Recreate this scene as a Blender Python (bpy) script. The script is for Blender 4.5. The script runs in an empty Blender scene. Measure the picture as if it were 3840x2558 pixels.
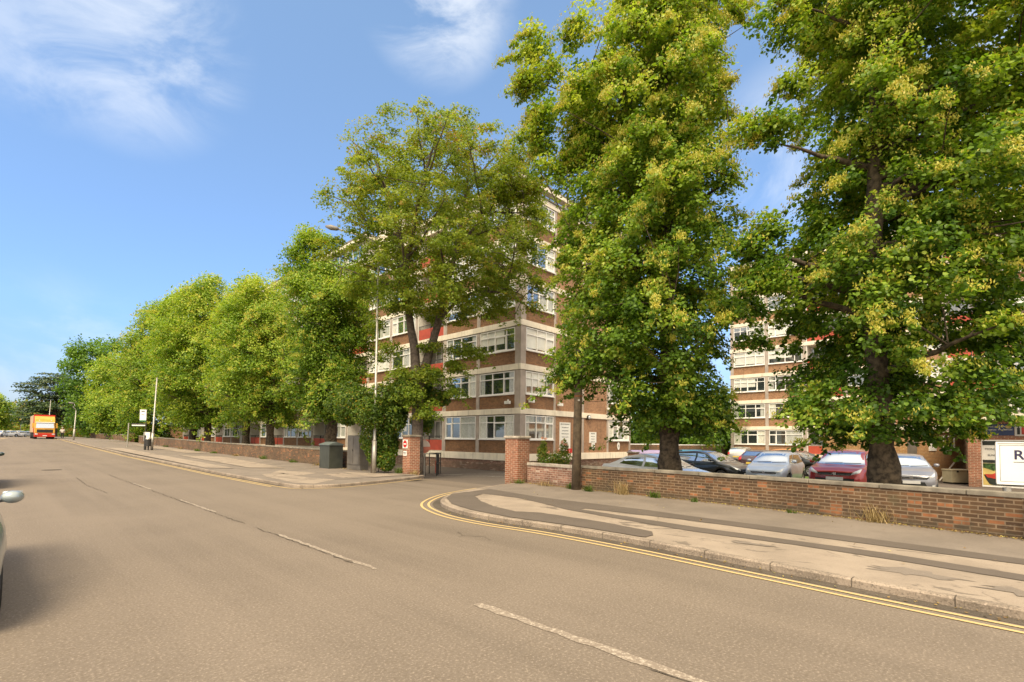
import bpy, bmesh, math, random
import numpy as np
from mathutils import Vector, Matrix
from mathutils.bvhtree import BVHTree

# ---------------------------------------------------------------- camera, sky, sun, exposure
SC = bpy.context.scene
COL = SC.collection
FPX, PPY, PITCH, ROLL, HEAD, CAMH = 1839.0, 1580.0, 2.17, .63, 46.5, 1.7
_a, _p, _r = map(math.radians, (HEAD, PITCH, ROLL))
_R = Vector((math.cos(_a), -math.sin(_a), 0)); _F0 = Vector((math.sin(_a), math.cos(_a), 0)); _Z = Vector((0, 0, 1))
_F = _F0*math.cos(_p) + _Z*math.sin(_p); _U = _Z*math.cos(_p) - _F0*math.sin(_p)
R_, U_, F_ = _R*math.cos(_r) + _U*math.sin(_r), -_R*math.sin(_r) + _U*math.cos(_r), _F
cd = bpy.data.cameras.new('camera'); cam = bpy.data.objects.new('camera', cd); COL.objects.link(cam)
cd.sensor_width = 36; cd.lens = FPX/3840*36; cd.shift_y = (PPY-1279)/3840; cd.clip_start = .05; cd.clip_end = 3000
m = Matrix.Identity(4)
for i, v in enumerate((R_, U_, -F_)):
    for j in range(3): m[j][i] = v[j]
m[2][3] = CAMH; cam.matrix_world = m
SC.camera = cam
SC.view_settings.view_transform = 'Standard'; SC.view_settings.look = 'None'; SC.view_settings.gamma = 1
SC.view_settings.exposure = 1.25
SC.cycles.max_bounces = 6; SC.cycles.transparent_max_bounces = 8; SC.cycles.diffuse_bounces = 3; SC.cycles.glossy_bounces = 3
SUN_EL, SUN_AZ = 54, 238          # degrees; azimuth clockwise from +Y (the road's direction)
W = bpy.data.worlds.new('World'); SC.world = W; W.use_nodes = True
nt = W.node_tree; N = nt.nodes; L = nt.links
bg = N['Background']; bg.inputs[1].default_value = .12
sky = N.new('ShaderNodeTexSky'); sky.sky_type = 'NISHITA'; sky.sun_disc = False
sky.sun_elevation = math.radians(SUN_EL); sky.sun_rotation = math.radians(SUN_AZ); sky.air_density = 1.15; sky.dust_density = .6; sky.ozone_density = 2.2
tint = N.new('ShaderNodeMix'); tint.data_type = 'RGBA'; tint.blend_type = 'MULTIPLY'; tint.inputs[0].default_value = 1
L.new(sky.outputs[0], tint.inputs[6])
tcs = N.new('ShaderNodeTexCoord'); sxyz = N.new('ShaderNodeSeparateXYZ'); L.new(tcs.outputs['Generated'], sxyz.inputs[0])
hr_ = N.new('ShaderNodeValToRGB'); L.new(sxyz.outputs[2], hr_.inputs[0]); L.new(hr_.outputs[0], tint.inputs[7])
for i_, (p_, c_) in enumerate(((0, (.40, .56, .86, 1)), (.22, (.62, .80, 1.04, 1)), (.6, (.95, 1.0, 1.0, 1)))):
    if i_ == 2: hr_.color_ramp.elements.new(.6)
for i_, (p_, c_) in enumerate(((0, (.26, .32, .50, 1)), (.20, (.54, .635, .80, 1)), (.65, (.97, .98, .93, 1)))):
    hr_.color_ramp.elements[i_].position = p_; hr_.color_ramp.elements[i_].color = c_
geo = N.new('ShaderNodeTexCoord'); noi = N.new('ShaderNodeTexNoise'); noi.inputs['Scale'].default_value = 5.5; noi.inputs['Detail'].default_value = 9; noi.inputs['Roughness'].default_value = .6; noi.inputs['Distortion'].default_value = .7
mp = N.new('ShaderNodeMapping'); mp.inputs['Scale'].default_value = (1, 1, 1.5); L.new(geo.outputs['Generated'], mp.inputs[0]); L.new(mp.outputs[0], noi.inputs['Vector'])
acc = None
def skydir(vx, vy):
    x, y = vx*3840/2354, vy*3840/2354
    return (F_ + R_*((x-1920)/FPX) - U_*((y-PPY)/FPX)).normalized()
for (vx, vy, lo, hi, st) in ((290, 70, .986, 1.0, .5), (110, 60, .991, 1.0, .35), (1010, -10, .991, 1.0, .62), (1830, 340, .988, 1.0, .35), (100, 965, .97, 1.0, .25), (2500, 100, .94, 1.0, .5), (1780, 900, .97, 1, .3)):
    dp = N.new('ShaderNodeVectorMath'); dp.operation = 'DOT_PRODUCT'; dp.inputs[1].default_value = skydir(vx, vy); L.new(geo.outputs['Generated'], dp.inputs[0])
    mr = N.new('ShaderNodeMapRange'); mr.interpolation_type = 'SMOOTHSTEP'; mr.inputs[1].default_value = lo; mr.inputs[2].default_value = hi; mr.inputs[4].default_value = st; L.new(dp.outputs['Value'], mr.inputs[0])
    if acc is None: acc = mr.outputs[0]
    else:
        mx = N.new('ShaderNodeMath'); mx.operation = 'MAXIMUM'; L.new(acc, mx.inputs[0]); L.new(mr.outputs[0], mx.inputs[1]); acc = mx.outputs[0]
nr = N.new('ShaderNodeMapRange'); nr.interpolation_type = 'SMOOTHSTEP'; nr.inputs[1].default_value = .36; nr.inputs[2].default_value = .66; L.new(noi.outputs[0], nr.inputs[0])
ml = N.new('ShaderNodeMath'); ml.operation = 'MULTIPLY'; L.new(acc, ml.inputs[0]); L.new(nr.outputs[0], ml.inputs[1])
cm = N.new('ShaderNodeMix'); cm.data_type = 'RGBA'; L.new(ml.outputs[0], cm.inputs[0]); L.new(tint.outputs[2], cm.inputs[6]); cm.inputs[7].default_value = (4.1, 4.2, 4.3, 1)
acc2 = None  # bright clouds out of view, added to warm the fill light and whiten reflections
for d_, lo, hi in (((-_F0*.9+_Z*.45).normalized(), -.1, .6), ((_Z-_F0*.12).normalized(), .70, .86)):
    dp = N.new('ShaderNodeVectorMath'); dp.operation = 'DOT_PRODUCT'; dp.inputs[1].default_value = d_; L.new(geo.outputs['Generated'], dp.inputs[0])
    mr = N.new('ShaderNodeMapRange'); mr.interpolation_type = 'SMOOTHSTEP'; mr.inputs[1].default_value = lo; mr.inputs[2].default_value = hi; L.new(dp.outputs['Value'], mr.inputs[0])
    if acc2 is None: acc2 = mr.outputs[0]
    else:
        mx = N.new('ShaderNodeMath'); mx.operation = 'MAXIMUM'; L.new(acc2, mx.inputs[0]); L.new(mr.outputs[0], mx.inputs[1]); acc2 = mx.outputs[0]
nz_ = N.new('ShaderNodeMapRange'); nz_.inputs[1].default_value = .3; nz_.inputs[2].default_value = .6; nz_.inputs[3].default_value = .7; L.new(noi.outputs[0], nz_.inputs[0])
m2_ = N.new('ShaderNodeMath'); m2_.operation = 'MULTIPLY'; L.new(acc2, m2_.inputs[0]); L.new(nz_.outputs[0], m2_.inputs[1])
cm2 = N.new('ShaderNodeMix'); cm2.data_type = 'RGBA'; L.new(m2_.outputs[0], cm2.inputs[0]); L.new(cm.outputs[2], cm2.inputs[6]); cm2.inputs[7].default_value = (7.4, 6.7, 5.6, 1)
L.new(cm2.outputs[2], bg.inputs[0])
sl = bpy.data.lights.new('sun', 'SUN'); so = bpy.data.objects.new('sun', sl); COL.objects.link(so)
sl.energy = 2.2; sl.angle = math.radians(30); sl.color = (1, .86, .62)
_e, _z = math.radians(SUN_EL), math.radians(SUN_AZ)
sd = Vector((math.sin(_z)*math.cos(_e), math.cos(_z)*math.cos(_e), math.sin(_e)))
so.rotation_euler = sd.to_track_quat('Z', 'Y').to_euler(); so.location = (-30, -20, 60)

rnd = random.Random(7)
VS = 3840/2354
def at(vx, d, z=0.0):
    """point at picture column vx (2354-wide picture), at depth d metres along the view, height z"""
    lat = (vx*VS-1920)/FPX*d
    return Vector((_F0.x*d + _R.x*lat, _F0.y*d + _R.y*lat, z))
def zat(vx, vy, d):
    """height seen at picture point (vx, vy) at depth d"""
    x, y = vx*VS, vy*VS
    r = F_ + R_*((x-1920)/FPX) - U_*((y-PPY)/FPX)
    return CAMH + r.z/ r.dot(_F0)*d
_ty = [-60, 18, 25, 46, 72, 96, 140, 600]; _tz = [0, 0, .0, .17, .54, .93, 1.12, 1.12]
def T(y): return float(np.interp(y, _ty, _tz))

# ---------------------------------------------------------------- materials
def newmat(name):
    m = bpy.data.materials.new(name); m.use_nodes = True
    nt = m.node_tree; b = nt.nodes['Principled BSDF']
    return m, nt, nt.nodes, nt.links, b
def c4(c): return (c[0], c[1], c[2], 1)
def MixC(N, L, fac, a, b, blend='MIX'):
    x = N.new('ShaderNodeMix'); x.data_type = 'RGBA'; x.blend_type = blend
    for s, v in ((0, fac), (6, a), (7, b)):
        if hasattr(v, 'links'): L.new(v, x.inputs[s])
        elif isinstance(v, (tuple, list)): x.inputs[s].default_value = c4(v)
        else: x.inputs[s].default_value = v
    return x.outputs[2]
def Noise(N, L, vec, scale, detail=4, rough=.55, dist=0):
    n = N.new('ShaderNodeTexNoise'); n.inputs['Scale'].default_value = scale; n.inputs['Detail'].default_value = detail
    n.inputs['Roughness'].default_value = rough; n.inputs['Distortion'].default_value = dist
    if vec is not None: L.new(vec, n.inputs['Vector'])
    return n.outputs[0]
def Rng(N, L, v, a, b, c=0, d=1, smooth=True):
    r = N.new('ShaderNodeMapRange'); r.interpolation_type = 'SMOOTHSTEP' if smooth else 'LINEAR'
    for i, q in ((1, a), (2, b), (3, c), (4, d)): r.inputs[i].default_value = q
    L.new(v, r.inputs[0]); return r.outputs[0]
def Bump(N, L, h, b, s=.3, d=.01):
    bu = N.new('ShaderNodeBump'); bu.inputs['Strength'].default_value = s; bu.inputs['Distance'].default_value = d
    L.new(h, bu.inputs['Height']); L.new(bu.outputs[0], b.inputs['Normal'])
def M(name, col, rough=.6, var=.12, scale=3, metal=0, bump=0, col2=None, spec=.4):
    m, nt, N, L, b = newmat(name)
    g = N.new('ShaderNodeNewGeometry')
    n = Noise(N, L, g.outputs['Position'], scale, 5)
    c2 = col2 or tuple(x*(1-var*2) for x in col); c1 = col if col2 else tuple(x*(1+var) for x in col)
    L.new(MixC(N, L, Rng(N, L, n, .3, .7), c2, c1), b.inputs['Base Color'])
    b.inputs['Roughness'].default_value = rough; b.inputs['Metallic'].default_value = metal; b.inputs['Specular IOR Level'].default_value = spec
    if bump: Bump(N, L, Noise(N, L, g.outputs['Position'], scale*8, 3), b, bump, .01)
    return m
def streaks(m, amt=.35, col=(.30, .25, .18)):
    nt = m.node_tree; N, L = nt.nodes, nt.links; b = N['Principled BSDF']; lk = b.inputs['Base Color'].links[0].from_socket
    g = N.new('ShaderNodeNewGeometry'); mp_ = N.new('ShaderNodeMapping'); mp_.inputs['Scale'].default_value = (3.2, 3.2, .35); L.new(g.outputs['Position'], mp_.inputs[0])
    k = Rng(N, L, Noise(N, L, mp_.outputs[0], 1.6, 7, .65), .5, .75, 0, amt); L.new(MixC(N, L, k, lk, col), b.inputs['Base Color'])
def dirty(m, z0, z1, amt=.55, col=(.06, .05, .03)):
    nt = m.node_tree; N, L = nt.nodes, nt.links; b = N['Principled BSDF']; lk = b.inputs['Base Color'].links[0].from_socket
    g = N.new('ShaderNodeNewGeometry'); sp = N.new('ShaderNodeSeparateXYZ'); L.new(g.outputs['Position'], sp.inputs[0])
    n = Noise(N, L, g.outputs['Position'], 3.5, 6, .65); a = N.new('ShaderNodeMath'); a.operation = 'MULTIPLY_ADD'; a.inputs[1].default_value = .5; L.new(n, a.inputs[0]); L.new(sp.outputs[2], a.inputs[2])
    k = Rng(N, L, a.outputs[0], z0+.25, z1+.25, amt, 0); c = MixC(N, L, k, lk, col)
    n2 = Noise(N, L, g.outputs['Position'], 1.3, 7, .7); c = MixC(N, L, Rng(N, L, n2, .56, .74, 0, .55), c, (.085, .075, .035))
    n3 = Noise(N, L, g.outputs['Position'], 5, 6, .7); c = MixC(N, L, Rng(N, L, n3, .6, .75, 0, .45), c, (.30, .25, .2))
    L.new(c, b.inputs['Base Color'])
def brick(name, c1, c2, mortar, bw=.225, rh=.075, ms=.011, odd=None, grime=(.8, 1.15), seed=0):
    m, nt, N, L, b = newmat(name)
    g = N.new('ShaderNodeNewGeometry'); sp = N.new('ShaderNodeSeparateXYZ'); L.new(g.outputs['Position'], sp.inputs[0])
    sn = N.new('ShaderNodeSeparateXYZ'); L.new(g.outputs['True Normal'], sn.inputs[0])
    ab = N.new('ShaderNodeMath'); ab.operation = 'ABSOLUTE'; L.new(sn.outputs[0], ab.inputs[0])
    gt = N.new('ShaderNodeMath'); gt.operation = 'GREATER_THAN'; gt.inputs[1].default_value = .6; L.new(ab.outputs[0], gt.inputs[0])
    mu = N.new('ShaderNodeMix'); mu.data_type = 'FLOAT'; L.new(gt.outputs[0], mu.inputs[0]); L.new(sp.outputs[0], mu.inputs[2]); L.new(sp.outputs[1], mu.inputs[3])
    cb = N.new('ShaderNodeCombineXYZ'); L.new(mu.outputs[0], cb.inputs[0]); L.new(sp.outputs[2], cb.inputs[1])
    ad = N.new('ShaderNodeVectorMath'); ad.operation = 'ADD'; ad.inputs[1].default_value = (100+seed, 50.02, 0); L.new(cb.outputs[0], ad.inputs[0])
    bt = N.new('ShaderNodeTexBrick'); L.new(ad.outputs[0], bt.inputs['Vector'])
    bt.inputs['Scale'].default_value = 1; bt.inputs['Brick Width'].default_value = bw; bt.inputs['Row Height'].default_value = rh; bt.inputs['Mortar Size'].default_value = ms
    bt.inputs['Mortar Smooth'].default_value = .1; bt.inputs['Bias'].default_value = -.1
    bt.inputs['Color1'].default_value = c4(c1); bt.inputs['Color2'].default_value = c4(c2); bt.inputs['Mortar'].default_value = c4(mortar)
    n = Noise(N, L, g.outputs['Position'], .9, 5); n2 = Noise(N, L, g.outputs['Position'], 7, 4)
    col = bt.outputs['Color']
    if odd:
        w = N.new('ShaderNodeTexWhiteNoise'); w.noise_dimensions = '2D'
        # one random value per brick: snap the coordinates
        fl = N.new('ShaderNodeVectorMath'); fl.operation = 'SNAP'; fl.inputs[1].default_value = (bw, rh, 1); L.new(ad.outputs[0], fl.inputs[0]); L.new(fl.outputs[0], w.inputs['Vector'])
        k = Rng(N, L, w.outputs['Value'], .82, .9)
        nb = N.new('ShaderNodeMath'); nb.operation = 'SUBTRACT'; nb.inputs[0].default_value = 1; L.new(bt.outputs['Fac'], nb.inputs[1])
        km = N.new('ShaderNodeMath'); km.operation = 'MULTIPLY'; L.new(k, km.inputs[0]); L.new(nb.outputs[0], km.inputs[1])
        col = MixC(N, L, km.outputs[0], col, odd)
    gr = Rng(N, L, n, .3, .7, grime[0], grime[1]); g2 = Rng(N, L, n2, .25, .75, .8, 1.15)
    mm = N.new('ShaderNodeMath'); mm.operation = 'MULTIPLY'; L.new(gr, mm.inputs[0]); L.new(g2, mm.inputs[1])
    vm = N.new('ShaderNodeVectorMath'); vm.operation = 'SCALE'; L.new(col, vm.inputs[0]); L.new(mm.outputs[0], vm.inputs['Scale'])
    L.new(vm.outputs[0], b.inputs['Base Color']); b.inputs['Roughness'].default_value = .85
    inv = N.new('ShaderNodeMath'); inv.operation = 'SUBTRACT'; inv.inputs[0].default_value = 1; L.new(bt.outputs['Fac'], inv.inputs[1])
    Bump(N, L, inv.outputs[0], b, .5, .008)
    return m
def ground_mat(name, base, dark, light, sp_scale=160, patch=.25, patch_amt=.5, rough=.9, crack=0, spk=.6, tracks=False, blotch=None):
    m, nt, N, L, b = newmat(name)
    g = N.new('ShaderNodeNewGeometry'); P = g.outputs['Position']
    big = Rng(N, L, Noise(N, L, P, patch, 6, .6), .3, .7)
    col = MixC(N, L, big, tuple(x*(1-patch_amt*.35) for x in base), tuple(x*(1+patch_amt*.2) for x in base))
    if tracks:
        mpn = N.new('ShaderNodeMapping'); mpn.inputs['Scale'].default_value = (1.1, .045, 1); L.new(P, mpn.inputs[0])
        tn = Noise(N, L, mpn.outputs[0], 1.0, 5, .6); col = MixC(N, L, Rng(N, L, tn, .35, .65, 0, .8), col, tuple(x*1.14 for x in base))
        tn2 = Noise(N, L, P, .9, 6, .7, .6); col = MixC(N, L, Rng(N, L, tn2, .58, .72, 0, .35), col, tuple(x*.72 for x in base))
    s = Noise(N, L, P, sp_scale, 2, .7)
    col = MixC(N, L, Rng(N, L, s, .52, .72, 0, spk), col, light); col = MixC(N, L, Rng(N, L, s, .48, .30, 0, spk), col, dark)
    s2 = Noise(N, L, P, sp_scale*.28, 3, .7)
    col = MixC(N, L, Rng(N, L, s2, .5, .75, 0, spk*.55), col, dark)
    if crack:
        v = N.new('ShaderNodeTexVoronoi'); v.feature = 'DISTANCE_TO_EDGE'; v.inputs['Scale'].default_value = crack
        n3 = N.new('ShaderNodeTexNoise'); n3.inputs['Scale'].default_value = 1.5; n3.inputs['Detail'].default_value = 6; L.new(P, n3.inputs['Vector'])
        vv = N.new('ShaderNodeVectorMath'); vv.operation = 'ADD'; L.new(P, vv.inputs[0]); L.new(n3.outputs['Color'], vv.inputs[1]); L.new(vv.outputs[0], v.inputs['Vector'])
        c = Rng(N, L, v.outputs[0], .0, .012, .75, 0)
        gate = Rng(N, L, Noise(N, L, P, .5, 3), .5, .6)
        mm = N.new('ShaderNodeMath'); mm.operation = 'MULTIPLY'; L.new(c, mm.inputs[0]); L.new(gate, mm.inputs[1])
        col = MixC(N, L, mm.outputs[0], col, tuple(x*.35 for x in base))
    if blotch:
        mq = N.new('ShaderNodeMapping'); mq.inputs['Scale'].default_value = (2.1, 1.0, 1); L.new(P, mq.inputs[0])
        q1 = Noise(N, L, mq.outputs[0], .85, 9, .66, .9); col = MixC(N, L, Rng(N, L, q1, .585, .615, 0, .9), col, blotch)
        q2 = Noise(N, L, P, 4.5, 6, .7, .5); col = MixC(N, L, Rng(N, L, q2, .64, .68, 0, .6), col, blotch)
    L.new(col, b.inputs['Base Color']); b.inputs['Roughness'].default_value = rough; b.inputs['Specular IOR Level'].default_value = .25
    Bump(N, L, s, b, .35, .006)
    return m
def paint_mat(name, col, wear=.45, scale=14, under=(.2, .17, .14)):
    m, nt, N, L, b = newmat(name)
    g = N.new('ShaderNodeNewGeometry'); P = g.outputs['Position']
    n = Noise(N, L, P, scale, 6, .7); n2 = Noise(N, L, P, 90, 2, .7)
    a = N.new('ShaderNodeMath'); a.operation = 'MULTIPLY_ADD'; a.inputs[1].default_value = .35; L.new(n2, a.inputs[0]); L.new(n, a.inputs[2])
    k = Rng(N, L, a.outputs[0], wear+.12, wear+.30)
    L.new(MixC(N, L, k, under, col), b.inputs['Base Color']); b.inputs['Roughness'].default_value = .8
    return m
def glass_mat(name, tintc=(.03, .04, .04), gl=.3, rough=.03):
    m, nt, N, L, b = newmat(name)
    b.inputs['Base Color'].default_value = c4(tintc); b.inputs['Roughness'].default_value = .25
    gs = N.new('ShaderNodeBsdfGlossy'); gs.inputs['Roughness'].default_value = rough; gs.inputs['Color'].default_value = (.9, .95, 1, 1)
    lw = N.new('ShaderNodeLayerWeight'); lw.inputs[0].default_value = .35
    f = Rng(N, L, lw.outputs['Facing'], 0, 1, gl, .9, False)
    mx = N.new('ShaderNodeMixShader'); L.new(f, mx.inputs[0]); L.new(b.outputs[0], mx.inputs[1]); L.new(gs.outputs[0], mx.inputs[2])
    L.new(mx.outputs[0], N['Material Output'].inputs[0]); return m
def leaf_mat(name, stops, trans=.48):
    m, nt, N, L, b = newmat(name)
    at_ = N.new('ShaderNodeAttribute'); at_.attribute_name = 'hue'
    cr = N.new('ShaderNodeValToRGB'); L.new(at_.outputs['Fac'], cr.inputs[0])
    e = cr.color_ramp.elements
    while len(e) < len(stops): e.new(.5)
    for i, (p, c) in enumerate(stops): e[i].position = p; e[i].color = c4(c)
    L.new(cr.outputs[0], b.inputs['Base Color']); b.inputs['Roughness'].default_value = .45; b.inputs['Specular IOR Level'].default_value = .35
    tr = N.new('ShaderNodeBsdfTranslucent')
    hv = MixC(N, L, 1.0, cr.outputs[0], (1.25, 1.25, .5), 'MULTIPLY'); L.new(hv, tr.inputs[0])
    mx = N.new('ShaderNodeMixShader'); mx.inputs[0].default_value = trans; L.new(b.outputs[0], mx.inputs[1]); L.new(tr.outputs[0], mx.inputs[2])
    L.new(mx.outputs[0], N['Material Output'].inputs[0]); return m
def carpaint(name, col, metal=.3):
    m, nt, N, L, b = newmat(name)
    g = N.new('ShaderNodeNewGeometry'); n = Noise(N, L, g.outputs['Position'], 2.2, 4)
    L.new(MixC(N, L, Rng(N, L, n, .3, .7), tuple(x*.86 for x in col), col), b.inputs['Base Color'])
    b.inputs['Metallic'].default_value = metal; b.inputs['Roughness'].default_value = .32
    b.inputs['Coat Weight'].default_value = .8; b.inputs['Coat Roughness'].default_value = .06; return m

ASPH = ground_mat('asphalt', (.172, .137, .105), (.11, .082, .055), (.40, .32, .245), 42, .22, .55, crack=0, spk=.5, tracks=True)
ASPH2 = ground_mat('asphalt_dark', (.13, .105, .085), (.06, .05, .04), (.24, .2, .17), 110, .4, .4)
PAVE = ground_mat('footway_worn', (.32, .255, .195), (.12, .09, .065), (.43, .355, .285), 120, 1.2, .45, crack=.55, spk=.45, blotch=(.165, .132, .102))
PAVE2 = ground_mat('footway_grey', (.215, .175, .14), (.11, .09, .07), (.34, .28, .23), 120, .9, .5, spk=.5)
TRENCH = ground_mat('trench_tarmac', (.125, .10, .08), (.07, .056, .045), (.2, .165, .135), 140, 1.0, .3, spk=.4)
KERBM = ground_mat('kerb_stone', (.29, .23, .175), (.10, .08, .06), (.40, .32, .25), 45, 1.5, .9, spk=.8)
GUTTER = ground_mat('gutter_damp', (.10, .08, .06), (.045, .037, .028), (.2, .16, .12), 80, 1.5, .6)
SOIL = ground_mat('soil', (.12, .10, .05), (.05, .045, .025), (.2, .17, .09), 30, .3, .8)
LAWN = ground_mat('lawn_green', (.10, .16, .025), (.05, .09, .015), (.22, .28, .05), 60, .4, .6)
YEL = paint_mat('yellow_paint', (.55, .39, .17), .30, 12, (.27, .20, .12))
WHT = paint_mat('worn_white_paint', (.44, .37, .29), .53, 26, (.225, .176, .132))
WHT2 = paint_mat('old_white_paint', (.5, .46, .40), .48, 12, (.13, .105, .085))
BRK_WALL = brick('brick_boundary', (.125, .066, .028), (.07, .037, .017), (.22, .15, .09), odd=(.27, .105, .04), grime=(.75, 1.2))
BRK_WALL2 = brick('brick_mixed', (.30, .15, .10), (.17, .07, .045), (.36, .27, .2), odd=(.44, .31, .24), seed=3)
BRK_PIER = brick('brick_pier', (.30, .10, .05), (.22, .075, .038), (.40, .29, .2), grime=(.85, 1.15))
BRK_A = brick('brick_flats', (.27, .125, .05), (.17, .072, .03), (.20, .135, .08), grime=(.9, 1.15))
BRK_A2 = brick('brick_flats_end', (.36, .175, .08), (.26, .115, .05), (.34, .23, .15), grime=(.9, 1.1))
BRK_B = brick('brick_flats_orange', (.36, .17, .075), (.27, .12, .05), (.36, .25, .16), grime=(.92, 1.1))
BRK_S = brick('brick_shop', (.40, .20, .065), (.32, .145, .05), (.46, .33, .19), grime=(.92, 1.1))
CONC_W = M('painted_concrete', (.80, .71, .56), .7, .06, 1.2, bump=.1)
CONC_G = M('grey_concrete', (.42, .35, .295), .8, .1, 1.5, bump=.2)
COPING = M('coping_stone', (.25, .215, .165), .9, .18, 3, bump=.5)
COPING2 = M('pale_coping', (.42, .36, .29), .9, .18, 3, bump=.5)
UPVC = M('white_frame', (.82, .79, .74), .35, .03, 2)
GLASS = glass_mat('window_glass', (.025, .032, .028), .16)
GLASSC = glass_mat('car_glass', (.05, .055, .05), .55, .10)
CURT = M('curtain_cloth', (.62, .60, .50), .9, .12, 9); CURT2 = M('net_curtain', (.42, .42, .36), .9, .12, 9)
BLIND = M('roller_blind', (.68, .67, .60), .8, .04, 2)
RED = M('red_panel', (.44, .075, .04), .5, .08, 2)
DARKM = M('dark_metal', (.035, .033, .03), .5, .1, 4); STEEL = M('galvanised_steel', (.42, .39, .34), .45, .12, 4, metal=.5)
WALLW = M('white_render', (.62, .585, .52), .8, .06, 1)
ROOF = M('roof_felt', (.14, .13, .125), .9, .1, 1)
ROOFE = M('roof_edge_metal', (.20, .18, .165), .6, .1, 1)
RUB = M('tyre_rubber', (.025, .024, .023), .85, .1, 6); RIM = M('alloy_rim', (.6, .6, .6), .3, .05, 5, metal=.8)
CHR = M('chrome_trim', (.75, .75, .75), .18, .03, 5, metal=1); BLK = M('black_plastic', (.022, .022, .022), .55, .1, 5)
LAMPW = M('headlamp_lens', (.65, .66, .66), .12, .15, 9, spec=.8); LAMPR = M('tail_lamp', (.5, .02, .015), .2, .1, 6)
PLATEW = M('number_plate_white', (.7, .69, .66), .5, .03, 3); PLATEY = M('number_plate_yellow', (.62, .45, .08), .5, .03, 3)
BARK = M('bark', (.13, .095, .06), .95, .3, 9, bump=1.0, col2=(.03, .022, .015)); BARK2 = M('maple_bark', (.16, .125, .10), .95, .25, 8, bump=.9, col2=(.075, .058, .045))
POLEW = M('weathered_wood', (.13, .095, .06), .9, .2, 6, bump=.5)
SIGNW = M('white_sign', (.78, .76, .70), .5, .02, 2); SIGNR = M('sign_red', (.55, .02, .02), .45, .03, 2); INK = M('black_ink', (.02, .02, .03), .6, 0, 2)
CABG = M('cabinet_green', (.055, .058, .045), .5, .12, 2); CABGT = M('cabinet_lid', (.13, .15, .14), .5, .1, 3); CABR = M('cabinet_grey', (.16, .14, .115), .6, .12, 2)
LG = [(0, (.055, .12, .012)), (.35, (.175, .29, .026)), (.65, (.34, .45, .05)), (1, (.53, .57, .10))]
LIME = leaf_mat('lime_leaf', LG)
BLOS = leaf_mat('lime_blossom', [(0, (.40, .42, .06)), (.6, (.55, .46, .07)), (1, (.66, .43, .08))], .35)
MAPL = leaf_mat('maple_leaf', [(0, (.05, .10, .01)), (.4, (.165, .245, .022)), (.8, (.32, .365, .04)), (.96, (.38, .31, .06)), (1, (.42, .22, .05))])
GREEN = leaf_mat('bright_leaf', [(0, (.04, .11, .008)), (1, (.19, .32, .03))])
CEDAR = leaf_mat('cedar_needles', [(0, (.02, .04, .012)), (.6, (.05, .085, .025)), (1, (.12, .14, .05))], .15)
SHRUB = leaf_mat('shrub_leaf', [(0, (.035, .075, .01)), (.6, (.11, .19, .02)), (.93, (.24, .28, .035)), (1, (.38, .26, .05))])
DRY = leaf_mat('dry_grass_blades', [(0, (.20, .14, .05)), (1, (.45, .33, .16))], .2); WEED = leaf_mat('weed_leaf', [(0, (.05, .10, .015)), (1, (.16, .22, .04))])
PETAL = leaf_mat('rose_petal', [(0, (.6, .25, .2)), (1, (.75, .45, .35))])
LITTER = leaf_mat('fallen_leaf', [(0, (.16, .09, .04)), (.5, (.30, .19, .06)), (1, (.5, .45, .12))], .1)

for m_ in (CONC_W, CONC_G, WALLW, UPVC): streaks(m_, .5 if m_ is not UPVC else .2)
for m_ in (COPING, COPING2): streaks(m_, .5, (.09, .085, .06))
dirty(BRK_WALL, .1, .34); dirty(BRK_WALL2, .1, .3, .4); dirty(BRK_PIER, .05, .35, .35)
for m_ in (BRK_A, BRK_A2, BRK_B): streaks(m_, .35, (.09, .06, .035))

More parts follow.
